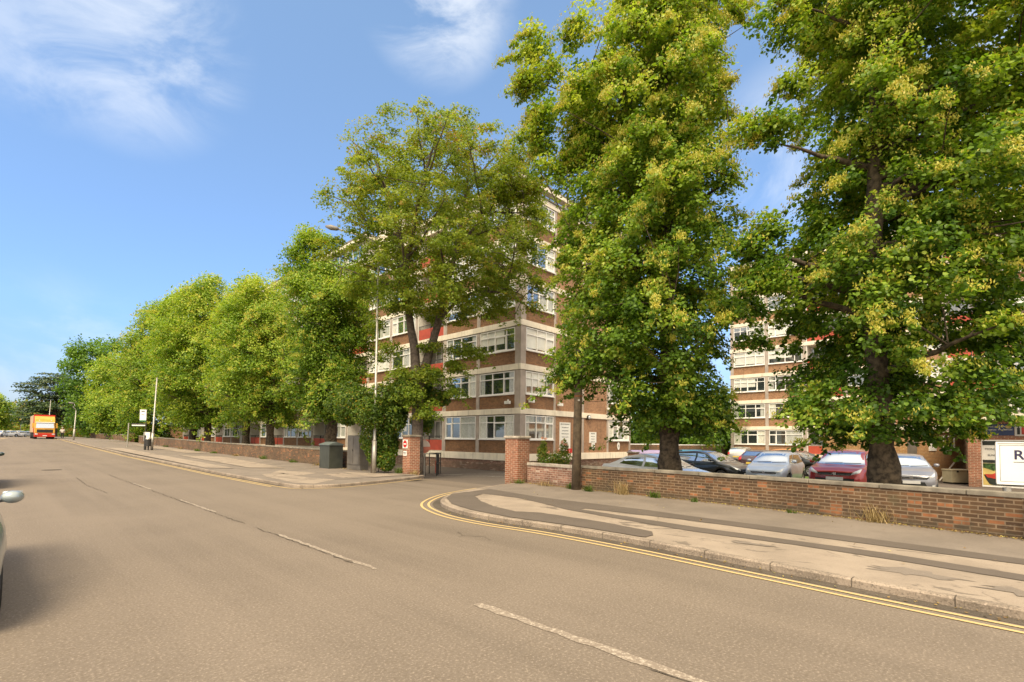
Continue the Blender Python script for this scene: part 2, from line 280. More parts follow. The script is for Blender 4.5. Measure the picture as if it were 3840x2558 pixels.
# ---------------------------------------------------------------- mesh helpers
def tag(o, label=None, cat=None, group=None, kind=None):
    if label: o['label'] = label
    if cat: o['category'] = cat
    if group: o['group'] = group
    if kind: o['kind'] = kind
    return o
def link(name, me, mat, parent=None, smooth=False):
    o = bpy.data.objects.new(name, me); COL.objects.link(o)
    for mm in (mat if isinstance(mat, (list, tuple)) else [mat]): me.materials.append(mm)
    if smooth: me.polygons.foreach_set('use_smooth', [True]*len(me.polygons))
    if parent is not None: o.parent = parent
    return o
class MB:
    def __init__(s): s.v = []; s.f = []; s.mi = []
    def add(s, vs, fs, mi=0):
        n = len(s.v); s.v += [tuple(v) for v in vs]; s.f += [tuple(i+n for i in f) for f in fs]; s.mi += [mi]*len(fs); return s
    def box(s, x0, x1, y0, y1, z0, z1, mi=0):
        return s.add([(x0,y0,z0),(x1,y0,z0),(x1,y1,z0),(x0,y1,z0),(x0,y0,z1),(x1,y0,z1),(x1,y1,z1),(x0,y1,z1)],
                     [(0,3,2,1),(4,5,6,7),(0,1,5,4),(1,2,6,5),(2,3,7,6),(3,0,4,7)], mi)
    def tube(s, pts, rad, n=8, mi=0, cap=True):
        pts = [Vector(p) for p in pts]; rad = rad if isinstance(rad, (list, tuple)) else [rad]*len(pts)
        vs = []; up = Vector((0, 0, 1))
        prev = None
        for i, p in enumerate(pts):
            d = (pts[min(i+1, len(pts)-1)] - pts[max(i-1, 0)]); d = d.normalized() if d.length > 1e-9 else up
            if prev is None:
                a = d.orthogonal().normalized()
            else:
                a = prev - d*prev.dot(d); a = a.normalized() if a.length > 1e-6 else d.orthogonal().normalized()
            prev = a; b = d.cross(a)
            for k in range(n):
                t = 2*math.pi*k/n; vs.append(p + (a*math.cos(t) + b*math.sin(t))*rad[i])
        fs = [(i*n+k, i*n+(k+1) % n, (i+1)*n+(k+1) % n, (i+1)*n+k) for i in range(len(pts)-1) for k in range(n)]
        if cap: fs += [tuple(range(n))[::-1], tuple((len(pts)-1)*n+k for k in range(n))]
        return s.add(vs, fs, mi)
    def prism(s, poly, z0, z1, mi=0):
        n = len(poly); vs = [(x, y, z0) for x, y in poly] + [(x, y, z1) for x, y in poly]
        return s.add(vs, [tuple(range(n))[::-1], tuple(range(n, 2*n))] + [(i, (i+1) % n, n+(i+1) % n, n+i) for i in range(n)], mi)
    def build(s, name, mat, parent=None, smooth=False, bevel=0):
        me = bpy.data.meshes.new(name); me.from_pydata(s.v, [], s.f)
        if any(s.mi): me.polygons.foreach_set('material_index', s.mi)
        me.update(); o = link(name, me, mat, parent, smooth)
        if bevel:
            b = o.modifiers.new('bevel', 'BEVEL'); b.width = bevel; b.segments = 2; b.limit_method = 'ANGLE'; b.angle_limit = .9
        return o
def empty(name, loc=(0, 0, 0), rz=0, **k):
    o = bpy.data.objects.new(name, None); COL.objects.link(o); o.location = loc; o.rotation_euler = (0, 0, rz); o.empty_display_size = .2
    return tag(o, **k)
def inv_parent(o, p):
    o.parent = p; o.matrix_parent_inverse = Matrix.LocRotScale(p.location, p.rotation_euler, None).inverted(); return o
def text(name, body, size, loc, rot, mat, parent, ext=.002, align='CENTER', bold=False):
    c = bpy.data.curves.new(name, 'FONT'); c.body = body; c.size = size; c.extrude = ext; c.align_x = align; c.align_y = 'CENTER'; c.offset = size*.02 if bold else 0
    o = bpy.data.objects.new(name, c); COL.objects.link(o); 
    me = bpy.data.meshes.new_from_object(o); bpy.data.objects.remove(o); me.materials.clear(); o = link(name, me, mat, parent); o.location = loc; o.rotation_euler = rot; return o
def smooth_line(P, n=6):
    P = [Vector((p[0], p[1], 0)) for p in P]; out = []
    for i in range(len(P)-1):
        p0, p1, p2, p3 = P[max(i-1, 0)], P[i], P[i+1], P[min(i+2, len(P)-1)]
        for k in range(n):
            t = k/n; q = .5*((2*p1) + (p2-p0)*t + (2*p0-5*p1+4*p2-p3)*t*t + (3*p1-p0-3*p2+p3)*t**3); out.append((q.x, q.y))
    out.append((P[-1].x, P[-1].y)); return out
def offset(P, d):
    out = []
    for i in range(len(P)):
        a = Vector(P[max(i-1, 0)]); b = Vector(P[min(i+1, len(P)-1)]); t = (b-a).normalized(); out.append((P[i][0]-t.y*d, P[i][1]+t.x*d))
    return out
def ribbon(A, B, z, name, mat, **k):
    mb = MB(); zf = z if callable(z) else (lambda y: z); vs = [(x, y, zf(y)) for x, y in A] + [(x, y, zf(y)) for x, y in B]; n = len(A)
    mb.add(vs, [(i, i+1, n+i+1, n+i) for i in range(n-1)]); return tag(mb.build(name, mat), **k)
def sheet(poly, z, name, mat, kind='structure', jag=0, seed=1):
    rr = random.Random(seed); P = []
    for i in range(len(poly)):
        a = Vector(poly[i]); b = Vector(poly[(i+1) % len(poly)]); n = max(1, int((b-a).length/.12)) if jag else 1
        for k in range(n):
            q = a.lerp(b, k/n)
            if jag: q = q + Vector((rr.uniform(-jag, jag), rr.uniform(-jag, jag)))
            P.append((q.x, q.y, z if not callable(z) else z(q.y)))
    bm = bmesh.new(); vs = [bm.verts.new(p) for p in P]; f = bm.faces.new(vs); f.normal_update()
    if f.normal.z < 0: f.normal_flip()
    bmesh.ops.triangulate(bm, faces=[f]); me = bpy.data.meshes.new(name); bm.to_mesh(me); bm.free()
    return tag(link(name, me, mat), kind=kind)

# ---------------------------------------------------------------- ground, road, footways
def gridmesh(xs, ys, zf, name, mat):
    v = [(x, y, zf(x, y)) for y in ys for x in xs]; nx = len(xs)
    f = [(j*nx+i, j*nx+i+1, (j+1)*nx+i+1, (j+1)*nx+i) for j in range(len(ys)-1) for i in range(nx-1)]
    me = bpy.data.meshes.new(name); me.from_pydata(v, [], f); return tag(link(name, me, mat), kind='structure')
YS = [-120, -40, 0, 18, 25, 46, 72, 96, 140, 200, 400, 1500]
gridmesh([-1500, -200, -20, 13.0, 13.05, 60, 300, 1500], YS, lambda x, y: (T(y)-.3 if (x < 13.02 or y > 101) else -.24), 'ground', SOIL)
def road_z(x, y):
    z = T(y)
    if 11 < x and 8 < y < 26: z = z + (-.19-z)*min(1, (x-11)/3.2)
    return z
gridmesh([-12, -2, 3.5, 7.5, 9, 11, 12, 13, 14.2], [-40, -10, 0, 8.2, 12, 15, 18, 21.8, 25, 32, 38, 46, 60, 72, 84, 96, 118, 140, 200, 400], road_z, 'road', ASPH)
gridmesh([14.2, 30, 53], [-25, 19.4], lambda x, y: -.195, 'car_park_surface', ASPH2)
gridmesh([14.2, 21.2], [19.4, 30], lambda x, y: -.195, 'forecourt_surface', ASPH2)
sheet([(26.5, 4.2), (31.5, 3.2), (31.5, 7.5), (26.5, 6.6)], -.185, 'lawn', LAWN)
KERB1 = smooth_line([(6.5, -25), (6.75, -6), (6.95, -.3), (7.12, 1.9), (7.3, 3.9), (7.34, 5.75), (7.22, 7.4), (7.4, 8.8), (8.1, 10.25), (9.6, 11.45), (11.3, 12.1), (13.0, 12.55)], 8)
KERB2 = smooth_line([(13.1, 17.75), (12.0, 17.15), (9.6, 16.35), (8.1, 16.1), (7.3, 16.5), (7.0, 17.6), (7.0, 25), (7.05, 46), (7.1, 72), (7.1, 96), (7.1, 140), (7.1, 300)], 8)
WALL1 = [(10.2, -25), (11.95, -3), (12.15, -.5), (12.75, 2.5), (13.15, 5.6), (13.4, 9.5), (13.75, 12.6)]
def kerb(P, name, side):
    Q = offset(P, side*.115); n = len(P); mb = MB(); s2 = .02
    top = lambda y: T(y)+.103
    R0 = P; R1 = offset(P, side*.025)
    vs = [(x, y, T(y)-.05) for x, y in R0] + [(x, y, top(y)-.02) for x, y in R0] + [(x, y, top(y)) for x, y in R1] + [(x, y, top(y)) for x, y in Q]
    fs = [(r*n+i, r*n+i+1, (r+1)*n+i+1, (r+1)*n+i) for r in range(3) for i in range(n-1)]
    mb.add(vs, fs); o = tag(mb.build(name, KERBM), kind='structure')
    # dark joints between kerb stones
    jb = MB(); d = 0; nxt = .5; m_ = MB()
    for i in range(n-1):
        a, b = Vector(P[i]), Vector(P[i+1]); l = (b-a).length; t = (b-a).normalized(); nn = Vector((-t.y, t.x))*side
        while d+l > nxt and a.y < 60 and a.y > -6:
            p = a + t*(nxt-d); z = T(p.y); q = p - nn*.003; e = p+nn*.115; w = t*.005
            m_.add([(q.x-w.x, q.y-w.y, z), (q.x+w.x, q.y+w.y, z), (q.x+w.x, q.y+w.y, z+.107), (q.x-w.x, q.y-w.y, z+.107), (e.x-w.x, e.y-w.y, z+.1075), (e.x+w.x, e.y+w.y, z+.1075)], [(0, 1, 2, 3), (3, 2, 5, 4)])
            nxt += .915
        d += l
    tag(m_.build('kerb_joints', GUTTER), kind='structure')
    return o
kerb(KERB1, 'kerb', -1); kerb(KERB2, 'kerb', -1)
def slab(poly, name, mat, z=.1):
    return sheet(poly, (lambda y: T(y)+z), name, mat)
slab(offset(KERB1, -.105) + [(p[0]+.02, p[1]) for p in WALL1[::-1]], 'pavement', PAVE)
k2 = offset(KERB2, -.105)
kk = [p for p in k2 if p[1] <= 301]
ribbon(kk, [(max(13.05, p[0]) if p[1] > 17.9 else p[0]+.01, p[1] if p[1] > 17.9 else max(p[1], 17.9)) for p in kk], (lambda y: T(y)+.1), 'pavement', PAVE2, kind='structure')
ribbon([(-2, y) for y in YS[1:-1]], [(-9, y) for y in YS[1:-1]], (lambda y: T(y)+.1), 'pavement', PAVE2, kind='structure')
# gutter dirt and double yellow lines
def band(P, a, b, z, name, mat):
    return ribbon(offset(P, a), offset(P, b), (lambda y: T(y)+z), name, mat, kind='structure')
band(KERB1, 0.0, .2, .004, 'gutter', GUTTER); band(KERB2[40:], 0, .16, .004, 'gutter', GUTTER)
band(KERB1[:-4], .27, .33, .008, 'yellow_line', YEL); band(KERB1[:-6], .45, .51, .008, 'yellow_line', YEL)
band(KERB2[6:], .2, .27, .008, 'yellow_line', YEL); band(KERB2[40:], .38, .45, .008, 'yellow_line', YEL)
# left side kerb line ends seen far off
for dx in (0, .3): ribbon([(1.2+dx, 120), (-.6+dx, 96), (-1.6+dx, 80)], [(1.35+dx, 120), (-.45+dx, 96), (-1.45+dx, 80)], (lambda y: T(y)+.006), 'yellow_line', YEL, kind='structure')
# faded centre dashes and the long crack beside them
for (y0, y1, w) in ((-1.2, 3.8, .10), (5.7, 8.9, .07), (12.5, 15.5, .06), (19, 22, .06), (26, 29, .06)):
    sheet([(3.44, y0), (3.44+w, y0), (3.44+w, y1), (3.44, y1)], .005, 'centre_line', WHT, jag=.02, seed=int(y1))
crk = MB(); rr = random.Random(3)
for (ya, yb) in ((-2, 1.8), (6.2, 9.8), (10.4, 13), (14, 19), (20, 27)):
    y = ya; x = 3.42; w = .012
    while y < yb:
        y2 = y+.12; x2 = 3.42+rr.uniform(-.025, .025)
        w2 = rr.choice([.006, .012, .018, .03]) if y2 < yb else .003
        z = .009; crk.add([(x-w/2, y, T(y)+z), (x+w/2, y, T(y)+z), (x2+w2/2, y2, T(y2)+z), (x2-w2/2, y2, T(y2)+z)], [(0, 1, 2, 3)]); x, y, w = x2, y2, w2
tag(crk.build('road_crack', GUTTER), kind='structure')
# a round cover, a cross seam and older patching in the carriageway
mb = MB(); mb.add([(1.9+.36*math.cos(i*.2618), 31.5+.36*math.sin(i*.2618), T(31.5)+.012) for i in range(24)], [tuple(range(24))]); tag(mb.build('manhole_cover', GUTTER), 'round iron cover in the road ahead of the left hand car', 'manhole cover')
sm = MB(); rr = random.Random(8); y = 38.0
for i in range(50):
    x = -1.8+i*.11; sm.add([(x, y, T(y)+.02), (x+.115, y+.0, T(y)+.02), (x+.115, y+.05, T(y)+.021), (x, y+.05, T(y)+.021)], [(0, 1, 2, 3)])
tag(sm.build('road_seam', GUTTER), kind='structure')
def crack(name, P, w, seed):
    rr = random.Random(seed); c = MB(); pts = []
    for a, b in zip(P[:-1], P[1:]):
        a, b = Vector(a), Vector(b); n = max(2, int((b-a).length/.1))
        for k in range(n): q = a.lerp(b, k/n); pts.append((q.x+rr.uniform(-.025, .025), q.y+rr.uniform(-.025, .025), w*rr.uniform(.2, 1.2)))
    for p, q in zip(pts[:-1], pts[1:]):
        d = Vector((q[0]-p[0], q[1]-p[1])).normalized(); nx, ny = -d.y, d.x
        c.add([(p[0]-nx*p[2], p[1]-ny*p[2], T(p[1])+.007), (p[0]+nx*p[2], p[1]+ny*p[2], T(p[1])+.007), (q[0]+nx*q[2], q[1]+ny*q[2], T(q[1])+.007), (q[0]-nx*q[2], q[1]-ny*q[2], T(q[1])+.007)], [(0, 1, 2, 3)])
    tag(c.build(name, GUTTER), kind='structure')
crack('road_crack', [(5.9, 6.9), (5.75, 6.6), (5.95, 6.3), (5.8, 5.9)], .008, 1); crack('road_crack', [(5.75, 6.6), (5.5, 6.5)], .006, 2)
crack('road_crack', [(2.3, 26), (2.2, 22), (2.35, 18.5)], .012, 3); crack('road_crack', [(8.3, 11.0), (7.6, 12.2)], .007, 4)
# footway resurfacing
Zs = .104
sheet([(10.9, 11.75), (11.1, 11.55), (10.59, 9.08), (10.54, 8.08), (10.5, 5.56), (10.34, 4.44), (10.21, 1.49), (10.02, -.45), (9.8, -4), (8.6, -20), (10.0, -20), (11.8, -3), (12.1, -.5), (12.7, 2.5), (13.1, 5.6), (13.35, 9.5), (13.6, 12.4), (12.4, 12.25)], Zs, 'pavement_patch', PAVE2)
st1 = [(11.1, 11.5), (10.59, 9.08), (10.54, 8.08), (10.5, 5.56), (10.34, 4.44), (10.21, 1.49), (10.02, -.45), (9.8, -4)]
st1b = [(9.35, -4), (9.56, -.42), (9.63, 1.41), (9.79, 4.2), (9.72, 5.57), (9.64, 6.71), (9.42, 6.72), (9.27, 5.32), (9.1, 3.91), (9.06, 2.14), (9.04, 1.04), (8.79, -.39), (8.5, -4)]
st2b = [(8.1, -4), (8.41, -.37), (8.6, .99), (8.69, 2.05), (8.63, 3.71), (8.82, 5.05), (9.18, 7.0), (9.51, 7.75), (10.03, 9.35), (10.0, 10.6), (9.9, 11.25)]
sheet(st1 + st1b + st2b, Zs+.004, 'trench_strip', TRENCH, jag=.008)
sheet([(8.46, 10.45), (9.24, 11.16), (9.95, 11.3), (9.96, 10.6), (9.32, 10.25), (8.71, 9.32), (8.25, 8.35), (8.05, 7.5), (8.32, 6.98), (8.27, 5.34), (8.05, 4.19), (7.75, 4.02), (7.5, 4.03), (7.5, 5.4), (7.38, 7.07), (7.5, 8.4), (7.8, 9.4)], Zs+.008, 'tarmac_patch', TRENCH, jag=.015, seed=5)
rr = random.Random(11)
for ip, (x, y, a, b) in enumerate(((7.92, .6, .22, .42), (7.72, -.45, .2, .5), (8.28, 2.6, .12, .32))):
    P = [(x+a*math.cos(t)*rr.uniform(.45, 1.4), y+b*math.sin(t)*rr.uniform(.45, 1.4)) for t in [i*math.pi/12 for i in range(24)]]
    sheet(P, Zs+.001+.0015*ip, 'worn_patch', PAVE2, jag=.035, seed=int(x*100+y*10))
for i, P in enumerate(([(7.35, 17.6), (7.6, 20.8), (8.0, 22.5), (8.9, 22.5), (8.65, 19.5), (9.1, 18.0), (7.7, 16.75)], [(10.0, 21), (11.0, 21.1), (10.7, 18.8), (9.7, 18.4)], [(9.55, 24.5), (10.15, 21.8), (8.96, 20.7), (8.6, 23)], [(11.4, 21.8), (12.55, 18.5), (10.9, 18.15), (10.85, 19.8)], [(9, 27), (10.4, 26), (11.5, 40), (9.6, 44)], [(7.3, 28), (8.3, 27), (8.6, 60), (7.3, 62)], [(11, 48), (12.4, 47), (12.4, 70), (11, 72)])):
    if i < 4: sheet(P, .104, 'worn_patch', PAVE, jag=.03, seed=i+40)
    else: ribbon([P[0], P[3]], [P[1], P[2]], (lambda y: T(y)+.12), 'worn_patch', PAVE, kind='structure')
for P in ([(15.9, 21.2), (20.6, 18.6), (20.66, 18.7), (15.95, 21.3)], [(15.5, 19.9), (18, 18.2), (18.05, 18.3), (15.55, 20.0)], [(16, 20.6), (17.2, 19.9), (17.3, 20.1), (16.1, 20.8)], [(17.3, 18.0), (19.3, 17.6), (19.3, 17.75), (17.3, 18.15)]):
    sheet(P, -.188, 'bay_marking', WHT2)

# ---------------------------------------------------------------- blocks of flats
for mm in (CURT, CURT2, BLIND):
    b_ = mm.node_tree.nodes['Principled BSDF']; b_.inputs['Coat Weight'].default_value = .9; b_.inputs['Coat Roughness'].default_value = .03; b_.inputs['Coat IOR'].default_value = 1.9
_wc = {}
def window_meshes(w, h, var):
    k = (round(w, 2), round(h, 2), var)
    if k in _wc: return _wc[k]
    cols = [(0, .24, .56, .78, 1), (0, .22, .5, 1), (0, .3, .62, 1), (0, .5, .78, 1)][var % 4]
    t = .055; fr = MB(); tz = h*.70
    X = lambda f: -w/2 + f*w
    fr.box(-w/2, w/2, -.03, .05, 0, t*1.2); fr.box(-w/2, w/2, -.03, .05, h-t, h)
    fr.box(-w/2, -w/2+t, -.03, .048, t*1.2, h-t); fr.box(w/2-t, w/2, -.03, .048, t*1.2, h-t)
    for c in cols[1:-1]: fr.box(X(c)-t*.5, X(c)+t*.5, -.03, .046, t*1.2, h-t)
    for a, b in zip(cols[:-1], cols[1:]): fr.box(X(a)+t*.5, X(b)-t*.5, -.03, .043, tz-t*.5, tz+t*.5)
    op = [1, 3, 0, 2][var % 4]
    if op < len(cols)-1:     # the opening sash has a second frame
        a, b = X(cols[op])+t*.5, X(cols[op+1])-t*.5; s = .045
        for q in ((a, b, t*1.2, t*1.2+s), (a, b, tz-t*.5-s, tz-t*.5), (a, a+s, t*1.2+s, tz-t*.5-s), (b-s, b, t*1.2+s, tz-t*.5-s)): fr.box(q[0], q[1], 0, .053, q[2], q[3])
    si = MB().box(-w/2-.02, w/2+.02, -.02, .12, -.06, -.002)
    pa = MB().box(-w/2+.02, w/2-.02, -.06, -.012, .03, h-.03)
    cu = []; rr = random.Random(var*31+7); mode = var % 5
    segs = {0: [(0, .26), (.8, 1)], 1: [(0, 1)], 2: [(.02, .14), (.86, .98)], 3: [(0, .5)], 4: [(.3, 1)]}[mode]
    zb = {0: .06, 1: h*.12, 2: .06, 3: .06, 4: h*.35}[mode]
    for a, b in segs:
        x = -w/2+.05+a*(w-.1); x1 = -w/2+.05+b*(w-.1); n = max(6, int((x1-x)/.05)); ys = [(-.009 + (.006 if i % 2 else 0) + rr.uniform(0, .003)) if mode not in (1, 4) else -.008 for i in range(n+1)]
        vs = [(x+(x1-x)*i/n, ys[i], zb) for i in range(n+1)] + [(x+(x1-x)*i/n, ys[i], h-.06) for i in range(n+1)]
        c1 = MB(); c1.add(vs, [(i, i+1, n+2+i, n+1+i) for i in range(n)]); cu.append(c1)
    out = []
    for mb_, nm, mt in ((fr, 'frame', UPVC), (si, 'sill', UPVC), (pa, 'pane', GLASS), *[(c1, 'curtain', [CURT, BLIND, CURT2, CURT2, BLIND][mode]) for c1 in cu]):
        me = bpy.data.meshes.new(nm); me.from_pydata(mb_.v, [], mb_.f); me.update(); me.materials.append(mt); out.append((nm, me))
    _wc[k] = out; return out
def window(root, x, y, z, rz, w, h, var):
    ms = window_meshes(w, h, var)
    o = bpy.data.objects.new('window', ms[0][1]); COL.objects.link(o); o.parent = root; o.location = (x, y, z); o.rotation_euler = (0, 0, rz)
    for nm, me in ms[1:]:
        c = bpy.data.objects.new(nm, me); COL.objects.link(c); c.parent = o
    return o
def block(name, loc, label, width_y, width_x, b, top, bays_y, bays_x, fronts, bmat, endmat, ydir=1, limit=20):
    """flats: long face looks along -X and runs from the corner in the direction ydir; short face looks along -Y (ydir 1) or +Y"""
    root = empty(name, loc, label=label, cat='block of flats')
    ed = b + [top]; brk = MB(); cols = MB(); endb = MB(); core = MB()
    core.box(1.3, width_x-.3, *sorted((.35*ydir, ydir*(width_y-.3))), -.3, top-.05)
    core.build('light_block_core', DARKM, root)  # dark box added inside the block to stop light behind the windows
    H = lambda k: ed[k+1]-.36
    # floor bands all round
    for k, zb in enumerate(ed):
        t = .44 if k == 0 else .35
        y0, y1 = sorted((-.07*ydir, ydir*(width_y+.07)))
        mb = MB(); mb.box(-.07, width_x+.07, y0, y1, zb-t, zb); mb.build('floor_band', CONC_W, root, bevel=.012)
    pl = MB(); y0, y1 = sorted((.06*ydir, ydir*(width_y-.06))); pl.box(.06, width_x-.06, y0, y1, -.6, b[0]-.441); pl.build('plinth', BRK_WALL2 if ydir == 1 else bmat, root)
    wins = 0; rest = MB()
    def put(x, y, rz, w, h, k, n):
        nonlocal wins
        window(root, x, y, b[k]+.87, rz, w, h-.04, (n*3+k*2+int(x)) % 20); wins += 1
    s = .45 if ydir == 1 else .3
    pos = s
    for n, (w, t) in enumerate(bays_y):
        cw = .30
        ya, yb = pos, pos+w-cw
        for k in range(len(b)):
            h = H(k)-b[k]-.87
            Y0, Y1 = sorted((ya*ydir, yb*ydir))
            if t == 'W':
                MB().box(.02, .25, Y0, Y1, b[k]+.001, b[k]+.82).build('brick_panel', bmat, root)
                put(.02, (Y0+Y1)/2, math.pi/2, Y1-Y0-.04, h, k, n)
            elif t == 'S':
                brk.box(.02, .25, Y0, Y1, b[k]+.001, H(k)-.001)
            elif t == 'T':
                MB().box(-.02, .25, Y0, Y1, b[k]+.001, H(k)-.001).build('stair_panel', WALLW, root)
            else:
                bal = MB(); bal.box(1.15, 1.25, Y0, Y1, b[k]+.001, H(k)-.001); bal.box(.0, 1.15, Y0-.002, Y0+.08, b[k]+.001, H(k)-.001); bal.box(0, 1.15, Y1-.08, Y1+.002, b[k]+.001, H(k)-.001)
                bo = bal.build('balcony', WALLW, root)
                p = MB(); m2 = (Y0+Y1)/2; p.box(.02, .06, Y0+.1, m2-.03, b[k]+.06, b[k]+.78); p.box(.02, .06, m2+.03, Y1-.1, b[k]+.06, b[k]+.78); p.build('panel', RED, bo)
                r = MB(); r.box(.02, .06, Y0+.08, Y1-.08, b[k]+1.02, b[k]+1.06); r.box(.0, .07, m2-.025, m2+.025, b[k], b[k]+1.06)
                q = Y0+.12
                while q < Y1-.1: r.box(.035, .05, q, q+.015, b[k]+.785, b[k]+1.02); q += .11
                r.build('railing', DARKM, bo)
                d = MB(); d.box(1.10, 1.15, m2+.1, Y1-.2, b[k]+.9, b[k]+2.1); d.box(1.10, 1.15, Y0+.2, Y0+.95, b[k]+.02, b[k]+2.1); d.build('door', GLASS, bo)
                f = MB()
                for (a0, a1, c0, c1) in ((m2+.05, m2+.1, .85, 2.15), (Y1-.2, Y1-.15, .85, 2.15), (m2+.1, Y1-.2, 2.1, 2.15), (m2+.1, Y1-.2, .85, .9), ((m2+Y1-.1)/2-.03, (m2+Y1-.1)/2+.03, .9, 2.1)): f.box(1.08, 1.147, a0, a1, b[k]+c0, b[k]+c1)
                f.build('door_frame', UPVC, bo)
        Y0, Y1 = sorted((yb*ydir, (yb+cw)*ydir))
        c = MB()
        for k in range(len(b)): c.box(-.03, .3, Y0, Y1, b[k]+.001, H(k)-.001 if k < len(b) else 0)
        c.build('column', CONC_G, root); pos += w
    # corner column
    c = MB(); cy = sorted((-.03*ydir, s*ydir))
    for k in range(len(b)): c.box(-.03, .42, cy[0], cy[1], b[k]+.001, H(k)-.001)
    c.build('corner_column', CONC_G, root)
    if bays_x:
        pos = .42
        for n, (w, t) in enumerate(bays_x):
            xa, xb = pos, pos+w-.2; yy = sorted((.02*ydir, .25*ydir))
            for k in range(len(b)):
                h = H(k)-b[k]-.87
                if t == 'W':
                    MB().box(xa, xb, yy[0], yy[1], b[k]+.001, b[k]+.82).build('brick_panel', bmat, root)
                    put((xa+xb)/2, .02*ydir, math.pi if ydir == 1 else 0, xb-xa-.04, h, k, n+7)
                else: MB().box(xa, xb, yy[0], yy[1], b[k]+.001, H(k)-.001).build('end_wall', endmat, root)
            c = MB(); yc = sorted((-.03*ydir, .3*ydir))
            for k in range(len(b)): c.box(xb, xb+.2, yc[0], yc[1], b[k]+.001, H(k)-.001)
            c.build('column', CONC_G, root); pos += w
    return root, ed
WW = [(3.4, t) for t in 'WWBWWBWBWWBWBTWWBWBWWB']
LA = (21.3, 19.55, 0)
bA = [.87, 3.6, 6.25, 8.9, 11.55, 14.2]
A, edA = block('apartment_building', LA, 'long six storey brick block of flats with grey corner column behind the street trees', 77.2, 12.7, bA, 16.85, WW, [(2.9, 'W'), (3.1, 'S'), (3.1, 'S'), (3.1, 'W')], 0, BRK_A, BRK_A2)
rf = MB(); rf.box(-.15, 12.85, -.15, 77.3, 16.851, 16.95); rf.build('roof', ROOF, A)
pg = MB()    # open beam and posts round the roof terrace
for y in (0, 5, 10, 15): pg.box(.05, .25, y-.05, y+.15, 16.951, 17.349)
for x in (4.2, 8.4, 12.3): pg.box(x, x+.2, .05, .25, 16.951, 17.349)
pg.box(-.2, .3, -.2, 16, 17.35, 17.62); pg.box(.301, 12.8, -.2, .3, 17.35, 17.62); pg.build('terrace_beam', CONC_W, A)
MB().box(-.23, .33, -.23, 16.02, 17.621, 17.70).box(.331, 12.83, -.23, .33, 17.621, 17.70).build('beam_capping', ROOFE, A)
MB().box(.6, .72, 4, 16, 16.951, 17.6).box(3, 12.5, .6, .72, 16.951, 17.5).build('parapet', WALLW, A)
ph = MB(); ph.box(.25, 12.4, 18.4, 77, 16.951, 18.8); ph.build('top_storey', WALLW, A)
tw = MB()
for i in range(17): tw.box(.19, .24, 18.9+i*3.4, 21.5+i*3.4, 17.5, 18.65)
o_ = tw.build('top_window', GLASS, A); tf = MB()
for i in range(17):
    for q in (0, .8, 1.7, 2.56): tf.box(.15, .188, 18.88+i*3.4+q, 18.94+i*3.4+q, 17.5, 18.65)
    tf.box(.15, .188, 18.95+i*3.4, 21.4+i*3.4, 17.46, 17.499)
tf.build('frame', UPVC, o_)
MB().box(-.2, 12.7, 18.0, 77.4, 18.801, 19.1).build('roof_fascia', CONC_W, A); MB().box(-.24, 12.74, 17.96, 77.44, 19.101, 19.22).build('roof_edge', ROOFE, A)
lt = MB(); lt.box(1.0, 5, 14.4, 17.9, 16.951, 20.0); lt.box(.8, 5.2, 14.2, 18.1, 20.001, 20.15); lt.build('lift_tower', CONC_W, A)
# low brick end beyond the block
o = empty('garage_block', (21.8, 97.2, 0), label='low plain brown brick building at the far end of the long flats', cat='building')
MB().box(0, 8, 0, 12, 0, 3.6).build('wall', BRK_A, o); MB().box(-.1, 8.1, -.1, 12.1, 3.601, 3.75).build('roof', ROOF, o)

bB = [.65, 3.31, 5.96, 8.61, 11.26, 13.91, 16.56]
B, edB = block('apartment_building', (52.5, 18.5, 0), 'seven storey orange brick block of flats behind the car park on the right', 33.3, 12.0, bB, 19.2, [(3.3, t) for t in 'WWBWWBWWBW'], [], 0, BRK_B, BRK_B, ydir=-1)
MB().box(-.15, 12.1, -33.5, .15, 19.201, 19.5).build('roof', ROOF, B); MB().box(-.22, 12.1, -33.5, .22, 19.501, 19.95).build('roof_fascia', CONC_W, B); MB().box(-.26, 12.14, -33.54, .26, 19.951, 20.05).build('roof_edge', ROOFE, B)

# signs and lights on the flats' end wall (face y = 19.55)
def wall_sign(name, x, z, w, h, lines, label, fs=.1):
    o = tag(MB().box(-w/2, w/2, -.03, 0, -h/2, h/2).build(name, SIGNW), label, 'sign'); o.location = (x, 19.55-.025+.045, z)
    n = len(lines)
    for i, (s, k) in enumerate(lines):
        text('lettering', s, fs*k, (0, -.034, h/2-(i+.6)*h/n), (math.pi/2, 0, 0), INK, o)
    return o
wall_sign('notice_board', 21.3+4.35, 1.95, 1.15, 1.85, [('PRIVATE PROPERTY', 1.0), ('No unauthorised', .9), ('parking allowed', .9), ('Vehicles parked here', .8), ('without a permit', .9), ('are', .9), ('liable to be', .9), ('removed', .9), ('', 1)], 'tall white notice with lines of small black print beside the first end wall column', .115)
wall_sign('notice_board', 21.3+7.55, 1.93, .85, .75, [('PARKING', 1.2), ('Residents only', .8), ('All visitors to', .8), ('display a permit', .8)], 'squarish white notice on the brick end wall between the lower columns', .10)
wall_sign('notice_board', 21.3+7.6, 1.36, .40, .38, [('CCTV', .9), ('in use', .8)], 'smallest white notice, fixed right under the squarish one', .10)
def oval(name, x, z, a, b, label):
    mb = MB(); n = 20; vs = [(a*math.cos(t*2*math.pi/n), -.02, b*math.sin(t*2*math.pi/n)) for t in range(n)]; vs += [(v[0], .02, v[2]) for v in vs]
    mb.add(vs, [tuple(range(n)), tuple(range(2*n-1, n-1, -1))] + [(i, n+i, n+(i+1) % n, (i+1) % n) for i in range(n)])
    o = tag(mb.build(name, SIGNW), label, 'sign'); o.location = (x, 19.53, z); return o
